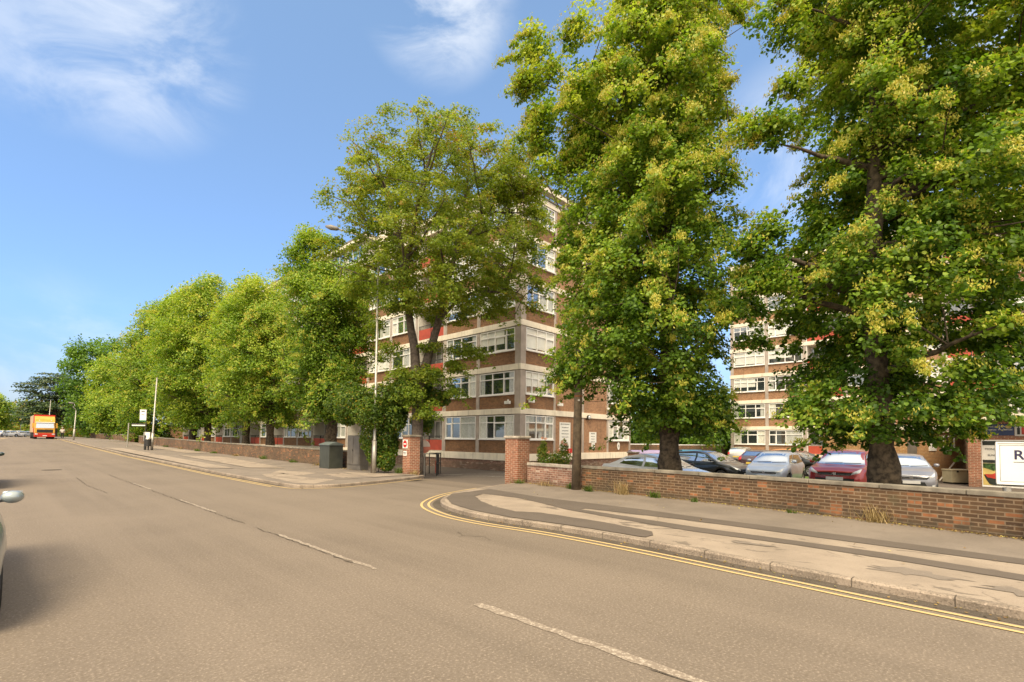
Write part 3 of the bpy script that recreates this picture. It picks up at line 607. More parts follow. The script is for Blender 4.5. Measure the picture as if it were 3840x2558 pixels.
o = oval('house_sign', 21.3+10.9, 1.33, .17, .30, 'white oval name plate under the last ground floor window of the end wall'); text('lettering', 'Rose\nCourt', .1, (0, -.024, 0), (math.pi/2, 0, 0), INK, o)
o = tag(MB().box(-.28, .28, -.02, .02, -.17, .17).build('sign_plate', SIGNR), 'small red sign low on the end wall under the tall notice', 'sign'); o.location = (21.3+4.8, 19.53, 1.22 - .22)
text('lettering', '7', .2, (0, -.024, 0), (math.pi/2, 0, 0), SIGNW, o)
def floodlight(loc, rz, label):
    o = empty('floodlight', loc, rz, label=label, cat='floodlight', group='white floodlights on the flats')
    MB().box(-.05, .05, -.08, 0, -.05, .05).build('bracket', SIGNW, o)
    for s in (-1, 1): MB().box(s*.11-.09, s*.11+.09, -.26, -.082, -.11, .07).build('lamp_head', SIGNW, o, bevel=.015)
    MB().tube([(0, -.12, .08), (0, -.12, .17)], .05).build('sensor', SIGNW, o)
floodlight((21.2, 20.35, 3.95), -math.pi/2, 'white floodlight on the street face just left of the corner column')
floodlight((21.3+.75, 19.5, 4.05), 0, 'white floodlight on the end face just right of the corner column')
floodlight((21.3+3.55, 19.5, 4.0), 0, 'white floodlight beside the second column of the end wall')
floodlight((21.3+9.3, 19.5, 4.0), 0, 'white floodlight beside the fourth column, farthest along the end wall')
o = empty('bulkhead_light', (21.3+6.85, 19.47, 3.3), label='dark caged bulkhead light under the first floor band behind the wooden pole', cat='wall light')
MB().tube([(0, 0, 0), (0, -.12, 0)], .17, 12).build('cage', DARKM, o); MB().tube([(0, -.121, 0), (0, -.18, 0)], [.13, .07], 12).build('lens', LAMPW, o)

# ---------------------------------------------------------------- corner shop in the right background
S = empty('corner_shop', (30.0, .1, -.19), label='single storey brick shop with white canopy and poster covered front at the right edge', cat='shop')
MB().box(1.0, 9, -9, .2, 0, 3.0).build('wall', BRK_PIER, S)
MB().box(.55, 1.0, -.21, .22, 0, 3.0).build('pillar', BRK_PIER, S)
MB().box(.2, 9.2, -9.2, .5, 3.001, 3.36).build('canopy', CONC_W, S); MB().box(.15, 9.3, -9.3, .6, 3.361, 3.42).build('canopy_edge', ROOFE, S)
S2 = empty('shop_annexe', (31.6, 2.6, -.19), -.28, label='low orange brick annexe with one small white window left of the shop pillar', cat='building')
MB().box(0, 9, 0, 4, 0, 2.55).build('wall', BRK_S, S2); MB().box(-.1, 9.1, -.12, 4.1, 2.551, 2.78).build('roof_fascia', CONC_W, S2)
MB().box(.1, 1.1, -.04, .01, .02, 2.05).build('door', CABR, S2)
w_ = MB()
for q in ((4.3, 5.9, 1.55, 1.62), (4.3, 5.9, 2.32, 2.39), (4.3, 4.38, 1.62, 2.32), (5.82, 5.9, 1.62, 2.32)): w_.box(q[0], q[1], -.06, .0, q[2], q[3])
w_ = w_.build('window', UPVC, S2); MB().box(4.38, 5.82, -.03, .0, 1.62, 2.32).build('pane', GLASS, w_)
MB().box(2.6, 3.5, -.03, 0, 1.55, 1.95).build('notice', SIGNW, S2)
NAVY = M('poster_navy', (.02, .035, .10), .4, .2, 3, col2=(.035, .06, .14)); POST_Y = M('poster_yellow', (.62, .48, .16), .4, .15, 1.2); POST_R = M('poster_red', (.5, .05, .03), .4, .3, 3); POST_K = M('poster_dark', (.02, .025, .02), .4, .3, 3); POST_G = M('poster_leaf', (.04, .09, .02), .4, .4, 12); POST_W = M('poster_white', (.62, .60, .55), .45, .04, 3)
fx = 31.0-.03   # poster plane in front of the shop wall x = 31.0
py_ = lambda y: -.13+(y+.58)*.62
pz_ = lambda z: z*1.195-.156 if z < 1.8 else z*.8+.556
def poster_piece(name, y0, y1, z0, z1, mat, parent, d=0.0):
    return MB().box(fx-.01-d, fx+.025, py_(y0), py_(y1), pz_(z0), pz_(z1)).build(name, mat, parent)
p = tag(poster_piece('shop_banner', -2.28, -.62, 1.98, 2.62, NAVY, None), 'dark blue drinks banner with a gold oval above the shop window', 'banner')
text('lettering', 'Wines and Drinks', 0.122, (fx-.015, py_(-.72), pz_(2.48)), (math.pi/2, 0, -math.pi/2), SIGNW, p, align='LEFT'); text('lettering', 'Groceries  Household', 0.101, (fx-.015, py_(-.72), pz_(2.3)), (math.pi/2, 0, -math.pi/2), SIGNW, p, align='LEFT')
mb = MB(); mb.add([(fx-.02, py_(-2.0)+.10*math.cos(t*.35), pz_(2.46)+.08*math.sin(t*.35)) for t in range(18)], [tuple(range(18))]); mb.build('gold_oval', POST_Y, p)
p = tag(poster_piece('wine_poster', -3.7, -2.31, 1.95, 2.64, POST_W, None), 'white framed poster of dark and rose bottles above the shop window', 'poster')
for i, (yy, mt) in enumerate(((-2.5, POST_K), (-2.72, POST_R), (-2.95, POST_K), (-3.2, POST_R))): MB().box(fx-.02, fx-.011, py_(yy)-.045, py_(yy)+.045, 2.18, 2.48).box(fx-.02, fx-.011, py_(yy)-.018, py_(yy)+.018, 2.481, 2.58).build('bottle_print', mt, p)
p = tag(poster_piece('window_poster', -4.2, -.58, -.02, 1.75, UPVC, None), 'large window poster with opening days above a red fruit picture', 'poster')
q = lambda n, y0, y1, z0, z1, mt, d=.012: poster_piece(n, y0, y1, z0, z1, mt, p, d)
q('header_strip', -4.15, -.63, 1.55, 1.71, POST_K, .012); q('hours_panel', -4.1, -.63, 1.0, 1.54, POST_W); q('address_strip', -4.1, -.63, .88, .99, POST_K); q('picture_ground', -4.1, -.63, .05, .87, POST_Y)
text('lettering', 'Lyca', 0.079, (fx-.03, py_(-2.1), pz_(1.63)), (math.pi/2, 0, -math.pi/2), SIGNW, p, bold=True)
text('lettering', 'MONDAY -', 0.122, (fx-.03, py_(-.75), pz_(1.4)), (math.pi/2, 0, -math.pi/2), INK, p, align='LEFT'); text('lettering', 'SUNDAY', 0.108, (fx-.03, py_(-.9), pz_(1.17)), (math.pi/2, 0, -math.pi/2), INK, p, align='LEFT')
def blob(n, pts, mt, d): MB().add([(fx-d, py_(y), pz_(z)) for y, z in pts], [tuple(range(len(pts)))]).build(n, mt, p)
blob('leaf_print', [(-.64, .86), (-.64, .7), (-.9, .66), (-1.2, .58), (-1.45, .70), (-1.6, .80), (-1.5, .87)], POST_G, .03)
blob('dark_print', [(-.66, .45), (-.8, .25), (-.95, .1), (-1.15, .052), (-3, .052), (-3, .5), (-1.8, .2), (-1.2, .3)], POST_K, .03)
blob('fruit_print', [(-.72, .46), (-.85, .34), (-1.2, .30), (-1.6, .26), (-2.4, .3), (-2.4, .6), (-1.5, .58), (-1.1, .46)], POST_R, .036)
# storage chest by the annexe, plank
o = empty('storage_chest', at(3588/VS, 24.0, -.19), -.78-.1, label='cream lidded storage chest standing by the annexe wall', cat='chest')
CREAM = M('cream_plastic', (.55, .47, .30), .6, .08, 2)
MB().box(-.5, .5, -.3, .3, .06, .62).build('chest_body', CREAM, o, bevel=.02); MB().box(-.52, .52, -.32, .32, .625, .70).build('lid', CREAM, o, bevel=.02); MB().box(-.46, .46, -.26, .26, 0, .06).build('base', BLK, o)
for s in (-.25, .25): MB().box(s-.04, s+.04, -.345, -.322, .56, .64).build('latch', BLK, o)
pp = at(3540/VS, 24.3, -.19)
tag(MB().tube([pp+Vector((-.2, .2, .1)), pp+Vector((.5, -.35, 1.0))], .035, 6).build('plank', STEEL), 'pale plank leaning against the annexe wall beside the chest', 'plank')

# ---------------------------------------------------------------- boundary walls and gate piers
def wall_run(P, w, z0, z1, name, bmat, cmat, label, cw=.30, ch=.085, seg=1.35, zf=None, low=-.3):
    root = empty(name, (P[0][0], P[0][1], 0), label=label, cat='wall'); root_loc = root.location
    mb = MB(); zf = zf or (lambda x, y: z0); Q = offset(P, -w); n = len(P)
    vs = [(x, y, low) for x, y in P] + [(x, y, zf(x, y)+z1) for x, y in P] + [(x, y, zf(x, y)+z1) for x, y in Q] + [(x, y, low) for x, y in Q]
    fs = [(r*n+i, r*n+i+1, (r+1)*n+i+1, (r+1)*n+i) for r in range(3) for i in range(n-1)] + [(0, n, 2*n, 3*n), (n-1, 2*n-1, 3*n-1, 4*n-1)[::-1]]
    mb.add([(v[0]-P[0][0], v[1]-P[0][1], v[2]) for v in vs], fs); mb.build('brickwork', bmat, root)
    cb = MB(); rr = random.Random(len(P)); e = (cw-w)/2
    L_ = [0]
    for i in range(1, n): L_.append(L_[-1]+(Vector(P[i])-Vector(P[i-1])).length)
    tot = L_[-1]; k = max(1, round(tot/seg)); 
    def pt(d):
        d = min(max(d, 0), tot-1e-6); i = max(j for j in range(n) if L_[j] <= d+1e-9); i = min(i, n-2)
        t = (d-L_[i])/(L_[i+1]-L_[i]); a, b = Vector(P[i]), Vector(P[i+1]); tt = (b-a).normalized(); return a.lerp(b, t), Vector((tt.y, -tt.x))
    for j in range(k):
        a, na = pt(tot*j/k+.006); b, nb = pt(tot*(j+1)/k-.006); dz = rr.uniform(-.004, .006); zz = .002
        c = [a-na*e, b-nb*e, b+nb*(w+e), a+na*(w+e)]
        lo = [(v.x-P[0][0], v.y-P[0][1], zf(v.x, v.y)+z1+zz) for v in c]; hi = [(x, y, z+ch+dz) for x, y, z in lo]
        cb.add(lo+hi, [(3, 2, 1, 0), (4, 5, 6, 7), (0, 1, 5, 4), (1, 2, 6, 5), (2, 3, 7, 6), (3, 0, 4, 7)])
    cb.build('coping', cmat, root, bevel=.012); return root
zw = lambda x, y: .1
P1 = smooth_line([p for p in WALL1 if p[1] < 9.6], 6); P2 = smooth_line([(13.4, 9.56), (13.55, 10.8), (13.72, 12.2)], 4)
wall_run(P1, .24, .1, .69, 'boundary_wall', BRK_WALL, COPING, 'long brown brick boundary wall with grey coping beside the near pavement', seg=1.35, zf=zw)
wall_run(P2, .24, .1, .66, 'boundary_wall', BRK_WALL2, COPING2, 'short pale patched brick wall with light coping joining the right gate pillar', seg=.42, zf=zw, ch=.10, cw=.33)
PF = [(13.05, y) for y in (24.6, 27, 30, 34, 38, 46, 54, 60, 72, 80)]
wall_run(PF, .24, 0, .86, 'boundary_wall', BRK_WALL, COPING, 'long low brick boundary wall with weedy foot beside the far pavement', seg=1.5, zf=lambda x, y: T(y)+.1)
PG = [(13.3, y) for y in (86, 96, 110, 130)]
wall_run(PG, .24, 0, .8, 'boundary_wall', BRK_WALL, COPING, 'distant brick boundary wall beyond the bus stop', seg=1.5, zf=lambda x, y: T(y)+.1)
def pier(x, y, w, h, rz, name, label, capm=COPING, z=.0, cap=.1, bm_=BRK_PIER):
    o = empty(name, (x, y, z), rz, label=label, cat='pillar')
    MB().box(-w/2, w/2, -w/2, w/2, -.3, h-cap).build('shaft', bm_, o, bevel=.006); MB().box(-w/2-.05, w/2+.05, -w/2-.05, w/2+.05, h-cap+.002, h).build('cap', capm, o, bevel=.025); return o
pier(13.75, 12.75, .66, 1.80, 0, 'gate_pillar', 'red brick gate pillar at the end of the near boundary wall', COPING2, .05)
gp = pier(13.25, 18.95, .56, 1.86, 0, 'gate_pillar', 'brick gate pillar bearing the no entry sign', COPING, .02)
pier(13.1, 85.0, .5, 1.25, 0, 'gate_pillar', 'small distant brick pillar beyond the bus stop', COPING, T(85)+.1)
# no entry plate on the pillar's street side
s_ = tag(MB().box(-.02, 0, -.19, .19, -.2, .2).build('no_entry_sign', SIGNW), 'square white plate with a red no entry disc on the left gate pillar', 'sign'); s_.location = (12.965, 19.02, 1.46)
mb = MB(); mb.add([(-.024, .155*math.cos(i*.2618), .165*math.sin(i*.2618)) for i in range(24)], [tuple(range(24))]); mb.build('red_disc', SIGNR, s_)
MB().box(-.03, -.0245, -.11, .11, -.03, .03).build('white_bar', SIGNW, s_)
s_ = tag(MB().box(-.02, 0, -.13, .13, -.11, .11).build('small_notice', SIGNW), 'small white notice below the no entry plate on the pillar', 'sign'); s_.location = (12.965, 19.02, 1.03)
text('lettering', 'PRIVATE\nROAD', .06, (-.023, 0, 0), (math.pi/2, 0, -math.pi/2), INK, s_)
# round sign seen from behind the pillar
pr_ = at(997/VS*VS/1.0, 23.5, -.19); pr_ = at(977, 23.9, -.15)
o = empty('round_road_sign', pr_, -.6, label='round faded red and white sign on a thin pole just behind the left gate pillar', cat='road sign')
MB().tube([(0, .03, 0), (0, .03, 2.15)], .03, 8).build('pole', STEEL, o)
mb = MB(); mb.add([(.27*math.cos(i*.2618), 0, 1.47+.32*math.sin(i*.2618)) for i in range(24)] + [(.27*math.cos(i*.2618), .012, 1.47+.32*math.sin(i*.2618)) for i in range(24)], [tuple(range(24)), tuple(range(47, 23, -1))] + [(i, 24+i, 24+(i+1) % 24, (i+1) % 24) for i in range(24)]); mb.build('disc', M('faded_sign_face', (.62, .50, .42), .5, .1, 1), o)
mb = MB(); mb.add([(.265*math.cos(i*.2618+math.pi), -.004, 1.47+.315*math.sin(i*.2618+math.pi)) for i in range(13)], [tuple(range(13))]); mb.build('red_half', M('faded_sign_red', (.52, .16, .10), .5, .1, 3), o)

# rear boundary between the blocks: white topped wall, piers, timber fence
o = wall_run([(28.0+14, 20.5), (53, 20.0), (60, 19.8)], .25, 0, 1.55, 'garden_wall', BRK_WALL, UPVC, 'dark rear garden wall with white coping beyond the parked cars', seg=1.4, zf=lambda x, y: -.2)
o = wall_run([(34.3, 21.5), (42, 20.5)], .25, 0, 1.6, 'garden_wall', BRK_WALL, UPVC, 'brick garden wall with pale coping behind the wheeled bins', seg=1.4, zf=lambda x, y: -.2)
fz = empty('timber_fence', (34, 26, 0), label='grey vertical board fence with brick piers behind the parked cars', cat='fence')
fb = MB(); x = 0.0
while x < 30:
    fb.box(x, x+.14, -.02+.01*(int(x*7) % 2), .02, -.3, 2.35+.02*math.sin(x*9)); x += .15
FENCE = M('fence_board', (.26, .215, .165), .9, .2, 4)
fb.build('boards', FENCE, fz)
for x in (2.2, 9.6, 17): f_ = MB().box(x-.25, x+.25, -.3, .2, -.3, 2.55).build('pier', BRK_PIER, fz); MB().box(x-.3, x+.3, -.35, .25, 2.551, 2.65).build('pier_cap', BRK_PIER, f_)

# ---------------------------------------------------------------- street furniture
def lamp_post(x, y, z, h, arm, label, base_h=1.5, r=.06, ang=math.pi, lean=0.0, group=None):
    o = empty('street_lamp', (x, y, z), label=label, cat='street lamp', group=group)
    MB().tube([(0, 0, 0), (lean*base_h, 0, base_h)], r*1.6, 12).build('base_column', STEEL, o, True)
    MB().tube([(lean*base_h, 0, base_h), (lean*(base_h+.08), 0, base_h+.08), (lean*h, 0, h)], [r*1.6, r*1.0, r*.75], 12).build('pole', STEEL, o, True)
    if arm:
        c, s = math.cos(ang), math.sin(ang)
        pts = [(lean*h, 0, h), (lean*h+c*.1, s*.1, h+.28), (lean*h+c*.35, s*.35, h+.52), (c*arm*.5+lean*h, s*arm*.5, h+.72), (c*arm+lean*h, s*arm, h+1.0)]
        MB().tube(pts, [r*.75, r*.7, r*.62, r*.6, r*.55], 8).build('arm', STEEL, o, True)
        e = Vector(pts[-1]); d = Vector((c*.95, s*.95, .2)).normalized()
        MB().tube([e-d*.03, e+d*.08, e+d*.35, e+d*.6], [.05, .10, .13, .05], 8).build('lamp_head', M('lamp_hood', (.22, .2, .18), .5, .1, 4), o, True)
    return o
b0 = at(862, 22.6, .09); tip = at(763, 22.6, 0)
arm_v = tip-at(866, 22.6, 0)
lamp_post(b0.x, b0.y, .08, zat(866, 575, 22.6)-.1, arm_v.length*.93, 'tall grey street lamp with a curved arm beside the left gate shrubs', ang=math.atan2(arm_v.y, arm_v.x), lean=0, r=.062)
for (px, Y, h, lb, ar) in ((572, 55.0, 6.7, 'pale street lamp post standing beside the litter bin and bus stop', 0), (278, 93, 4.2, 'distant lamp post right of the lorry beyond the bus stop', .25), (180, 130, 7.2, 'distant lamp post rising directly above the lorry', 0), (76, 178, 5, 'farthest lamp post seen left of the lorry', 0)):
    v = (F_ + R_*((px-1920)/FPX) - U_*((1600-PPY)/FPX)); t = Y/v.y
    lamp_post(v.x*t, Y, T(Y)+.09, h, ar, lb, base_h=min(1.6, h*.4), r=.07, lean=.03)
def xat(px, Y):
    v = (F_ + R_*((px-1920)/FPX) - U_*((1600-PPY)/FPX)); return v.x*Y/v.y
Yp = 63.0; xx = xat(480, Yp)
o = empty('signpost', (xx, Yp, T(Yp)+.1), label='short plain grey post between the bus stop and the distant pillar', cat='post'); MB().tube([(0, 0, 0), (.06, 0, 2.45)], .055, 8).build('pole', STEEL, o); MB().tube([(.06, 0, 2.45), (.06, 0, 2.49)], .068, 8).build('cap', STEEL, o)
Yp = 55.5; xx = xat(547, Yp); zz = T(Yp)+.1
o = empty('bus_stop', (xx, Yp, zz), -.65, label='bus stop with a tall white flag panel and a black information bar', cat='bus stop')
MB().tube([(0, 0, 0), (0, 0, 3.75)], .04, 8).build('pole', DARKM, o)
MB().tube([(0, 0, 0), (0, 0, 1.35)], .10, 8).build('base_column', DARKM, o)
f_ = MB().box(-.50, .04, -.075, -.045, 2.62, 3.70).build('flag_panel', SIGNW, o); MB().box(-.50, .04, -.08, -.0755, 2.62, 2.73).build('green_strip', M('sign_green', (.03, .18, .06), .5, .05, 2), f_); MB().box(-.38, -.1, -.08, -.0755, 3.5, 3.58).build('number_print', INK, f_); MB().box(-.36, -.14, -.08, -.0755, 3.22, 3.26).build('route_print', INK, f_)
f_ = MB().box(-1.15, .06, -.07, .07, 2.18, 2.44).build('information_bar', DARKM, o); MB().box(-1.12, -.02, -.08, -.071, 2.2, 2.3).build('display', SIGNW, f_)
f_ = MB().box(-.14, .40, -.04, .04, .85, 1.65).build('timetable_case', STEEL, o); MB().box(.0, .38, -.05, -.041, .88, 1.62).build('timetable', SIGNW, f_)
o = empty('litter_bin', (xat(559, 54.6), 54.6, T(55)+.1), label='dark litter bin with a grey rim between bus stop and lamp post', cat='litter bin')
MB().tube([(0, 0, .35), (0, 0, 1.0)], [.19, .22], 12).build('bin_body', DARKM, o); MB().tube([(0, 0, 1.002), (0, 0, 1.14)], [.25, .18], 12).build('rim', STEEL, o); MB().tube([(0, 0, 0), (0, 0, .35)], .06, 8).build('stand', DARKM, o)
# wooden pole
wp = at(1325, 16.05, .08)
o = empty('wooden_pole', wp, label='slim dark wooden pole at the kerbside wall under the near lime tree', cat='pole')
zt = 4.6; tp = at(1331, 16.05, 0)-at(1325, 16.05, 0)
MB().tube([(0, 0, -.1), (tp.x*.5, tp.y*.5, zt*.5), (tp.x, tp.y, zt)], [.155, .135, .115], 12).build('shaft', POLEW, o, True)
MB().tube([(tp.x*.7, tp.y*.7-.0, 3.05), (tp.x*.7, tp.y*.7, 3.09)], .14, 12).build('band', M('rusty_band', (.30, .11, .04), .8, .2, 9), o)
MB().tube([(tp.x*.7-.12, tp.y*.7-.1, 2.93), (tp.x*.7-.14, tp.y*.7-.13, 2.93)], .028, 8).build('disc_tag', SIGNW, o)
# cabinets
o = empty('utility_cabinet', (12.35, 24.95, T(25)+.09), label='dark green street cabinet with a pitched lid standing on the far pavement', cat='cabinet')
MB().box(-.38, .38, -.55, .55, 0, 1.22).build('cabinet_body', CABG, o, bevel=.01)
mb = MB(); mb.add([(-.42, -.6, 1.222), (.42, -.6, 1.222), (.42, .6, 1.222), (-.42, .6, 1.222), (-.42, -.6, 1.27), (.42, -.6, 1.27), (.42, .6, 1.27), (-.42, .6, 1.27), (0, -.6, 1.40), (0, .6, 1.40)], [(0, 1, 5, 8, 4), (3, 2, 1, 0), (3, 7, 9, 6, 2), (0, 4, 7, 3), (1, 2, 6, 5), (4, 8, 9, 7), (5, 6, 9, 8)]); mb.build('lid', CABGT, o)
o = empty('utility_cabinet', (12.75, 22.9, T(23)+.09), label='taller grey two door cabinet half hidden by the gate shrubs', cat='cabinet')
MB().box(-.24, .24, -.62, .62, .25, 1.72).build('cabinet_body', CABR, o, bevel=.008); MB().box(-.22, .22, -.66, .66, 0, .249).build('plinth', CABR, o)
for s in (-1, 1): d = MB().box(-.262, -.241, min(s*.02, s*.58), max(s*.02, s*.58), .3, 1.66).build('door', CABR, o)
MB().box(-.28, -.263, .03, .05, .95, 1.05).build('handle', BLK, o)
# black cycle frame near the flats
o = empty('cycle_rack', at(1010, 26.2, -.19), math.radians(45), label='black metal frame with a red board by the corner flats', cat='rack')
fr = MB()
for x in (-.85, -.45, 0, .75): fr.tube([(x, 0, 0), (x, 0, 1.12)], .028, 6)
fr.tube([(-.88, 0, 1.12), (.78, 0, 1.12)], .03, 6); fr.tube([(-.88, 0, .62), (.78, 0, .62)], .028, 6)
for x in (-.85, .75): fr.tube([(x, 0, 1.12), (x, .6, 1.12), (x, .6, 0)], .028, 6)
fr.build('frame', DARKM, o); MB().box(-.42, .5, .1, .13, .1, .75).build('board', RED, o); MB().box(-.40, .05, .08, .1, .76, 1.08).build('plate', STEEL, o)
# estate sign behind the wall at the right edge
sp = at(3774/VS, 9.3, -.2)
o = empty('estate_sign', sp, -math.radians(90-8), label='white framed board lettered in dark capitals on a grey post at the right edge', cat='sign')
MB().tube([(0, .06, 0), (0, .06, 1.1)], .062, 12).build('post', STEEL, o); MB().tube([(1.75, .06, 0), (1.75, .06, 1.1)], .062, 12).build('post', STEEL, o)
zt_, zb_ = zat(3770/VS, 1662/VS, 9.3)+.2, zat(3770/VS, 1812/VS, 9.3)+.2
MB().box(-.13, 2.05, -.02, .03, zb_, zt_).build('board', SIGNW, o)
f_ = MB(); f_.box(-.15, 2.07, -.035, .035, zt_, zt_+.025).box(-.15, 2.07, -.035, .035, zb_-.025, zb_).box(-.155, -.131, -.035, .035, zb_, zt_).box(2.051, 2.075, -.035, .035, zb_, zt_); f_.build('frame', UPVC, o)
l_ = MB(); l_.box(-.10, 2.02, -.024, -.0205, zt_-.045, zt_-.04).box(-.10, 2.02, -.024, -.0205, zb_+.03, zb_+.035).box(-.10, -.095, -.024, -.0205, zb_+.035, zt_-.045); l_.build('inner_line', INK, o)
h_ = zt_-zb_
NAVI = M('sign_navy', (.03, .025, .07), .5, 0, 2)
text('lettering', 'RE', h_*.32, (.085, -.022, zt_-h_*.30), (math.pi/2, 0, 0), NAVI, o, align='LEFT', bold=True)
MB().box(.085, 1.9, -.024, -.0205, zt_-h_*.475, zt_-h_*.462).build('rule', INK, o)
text('lettering', 'N.W.', h_*.075, (.30, -.022, zt_-h_*.545), (math.pi/2, 0, 0), INK, o, align='LEFT'); MB().box(.375, .38, -.024, -.0205, zb_+h_*.15, zt_-h_*.6).box(.33, .5, -.024, -.0205, zb_+h_*.145, zb_+h_*.152).build('rule', STEEL, o)
# wheeled bins behind the white car
def big_bin(x, y, rz, lidm, label, z=-.19):
    o = empty('wheeled_bin', (x, y, z), rz, label=label, cat='refuse bin', group='large bins by the flats')
    m_ = MB(); m_.add([(-.6, -.45, .2), (.6, -.45, .2), (.6, .45, .2), (-.6, .45, .2), (-.68, -.52, 1.15), (.68, -.52, 1.15), (.68, .52, 1.15), (-.68, .52, 1.15)], [(0, 3, 2, 1), (4, 5, 6, 7), (0, 1, 5, 4), (1, 2, 6, 5), (2, 3, 7, 6), (3, 0, 4, 7)]); m_.build('bin_body', STEEL, o, bevel=.02)
    l = MB(); 
    pts = [(-.6+0*i, .55*math.cos(math.pi*i/8), 1.152+.2*math.sin(math.pi*i/8)) for i in range(9)]
    l.add([(-.7, p[1], p[2]) for p in pts]+[(.7, p[1], p[2]) for p in pts], [tuple(range(9))[::-1], tuple(range(9, 18))]+[(i, i+1, 10+i, 9+i) for i in range(8)]+[(0, 9, 17, 8)]); l.build('lid', lidm, o)
    w = MB()
    for sx in (-.5, .5):
        for sy in (-.35, .35): w.tube([(sx-.03, sy, .1), (sx+.03, sy, .1)], .1, 10)
    w.build('castors', BLK, o); return o
b1 = at(2405/VS, 30, 0); b2 = at(2455/VS, 30.5, 0); b3 = at(2505/VS, 31, 0); b4 = at(2790/VS-2, 33, 0); b5 = at(2590/VS, 33.5, 0)
LIL = M('lilac_lid', (.34, .27, .42), .5, .05, 2); BLU = M('blue_lid', (.05, .20, .30), .5, .1, 2)
big_bin(b1.x, b1.y, -.75, LIL, 'large steel bin with lilac lid nearest the end of the flats'); big_bin(b2.x+.3, b2.y, -.75, LIL, 'large steel bin with lilac lid just right of the one by the flats'); big_bin(b5.x, b5.y, -.8, BLU, 'large steel bin with blue lid right of the tree trunk', ) 
o = pier(at(2375/VS, 28, 0).x, at(2375/VS, 28, 0).y, .45, 1.3, 0, 'brick_pillar', 'brown brick pillar with pale corner marks beside the bins', COPING, -.2, .08, BRK_A2)
hr = MB()
for i in range(3):
    x = i*1.15; hr.tube([(x, 0, 0), (x, 0, .95), (x+.12, 0, 1.08), (x+.83, 0, 1.08), (x+.95, 0, .95), (x+.95, 0, 0)], .025, 6)
hp = at(3040/VS, 36, -.19); hr = tag(hr.build('cycle_hoops', DARKM), 'row of black metal hoops before the right hand flats', 'cycle stand'); hr.location = hp; hr.rotation_euler = (0, 0, -math.pi/2)

# ---------------------------------------------------------------- cars
CARS = dict(
 hatch=dict(L=3.9, W=1.70, H=1.51, xw=(1.30, -1.22), wr=.30, belt=[(-1.95, .80), (-1.85, .98), (-1.2, 1.0), (0, .95), (.75, .98), (1.25, .95), (1.7, .84), (1.95, .70)], roof=[(-1.95, .80), (-1.86, 1.0), (-1.62, 1.36), (-1.3, 1.46), (-.5, 1.51), (.1, 1.48), (.45, 1.38), (1.05, 1.01), (1.25, .96)]),
 mid=dict(L=4.25, W=1.78, H=1.47, xw=(1.36, -1.28), wr=.31, belt=[(-2.12, .78), (-2.02, 1.0), (-1.2, .99), (0, .93), (.75, .94), (1.3, .90), (1.85, .79), (2.12, .66)], roof=[(-2.12, .78), (-2.03, 1.02), (-1.75, 1.28), (-1.3, 1.41), (-.4, 1.47), (.05, 1.45), (.4, 1.36), (1.1, .98), (1.3, .91)]),
 suv=dict(L=4.5, W=1.87, H=1.66, xw=(1.42, -1.28), wr=.35, belt=[(-2.25, .90), (-2.15, 1.1), (-1.2, 1.12), (0, 1.06), (.8, 1.06), (1.4, 1.05), (2.0, 1.0), (2.25, .86)], roof=[(-2.25, .90), (-2.16, 1.12), (-1.95, 1.45), (-1.6, 1.59), (-.5, 1.66), (.1, 1.63), (.45, 1.52), (1.1, 1.11), (1.4, 1.06)]),
 saloon=dict(L=4.5, W=1.78, H=1.43, xw=(1.40, -1.35), wr=.31, belt=[(-2.25, .80), (-2.1, .98), (-1.5, 1.0), (0, .93), (.75, .93), (1.4, .85), (2.0, .72), (2.25, .56)], roof=[(-2.25, .80), (-2.12, .99), (-1.65, 1.02), (-1.0, 1.34), (-.4, 1.42), (.1, 1.40), (.45, 1.30), (1.1, .95), (1.4, .86)]),
)
def cinterp(x, P):
    xs = [p[0] for p in P]; ys = [p[1] for p in P]; return float(np.interp(x, xs, ys))
def csmooth(x, P, s=.07): return sum(cinterp(x+o*s, P)*w for o, w in ((-2, .1), (-1, .2), (0, .4), (1, .2), (2, .1)))
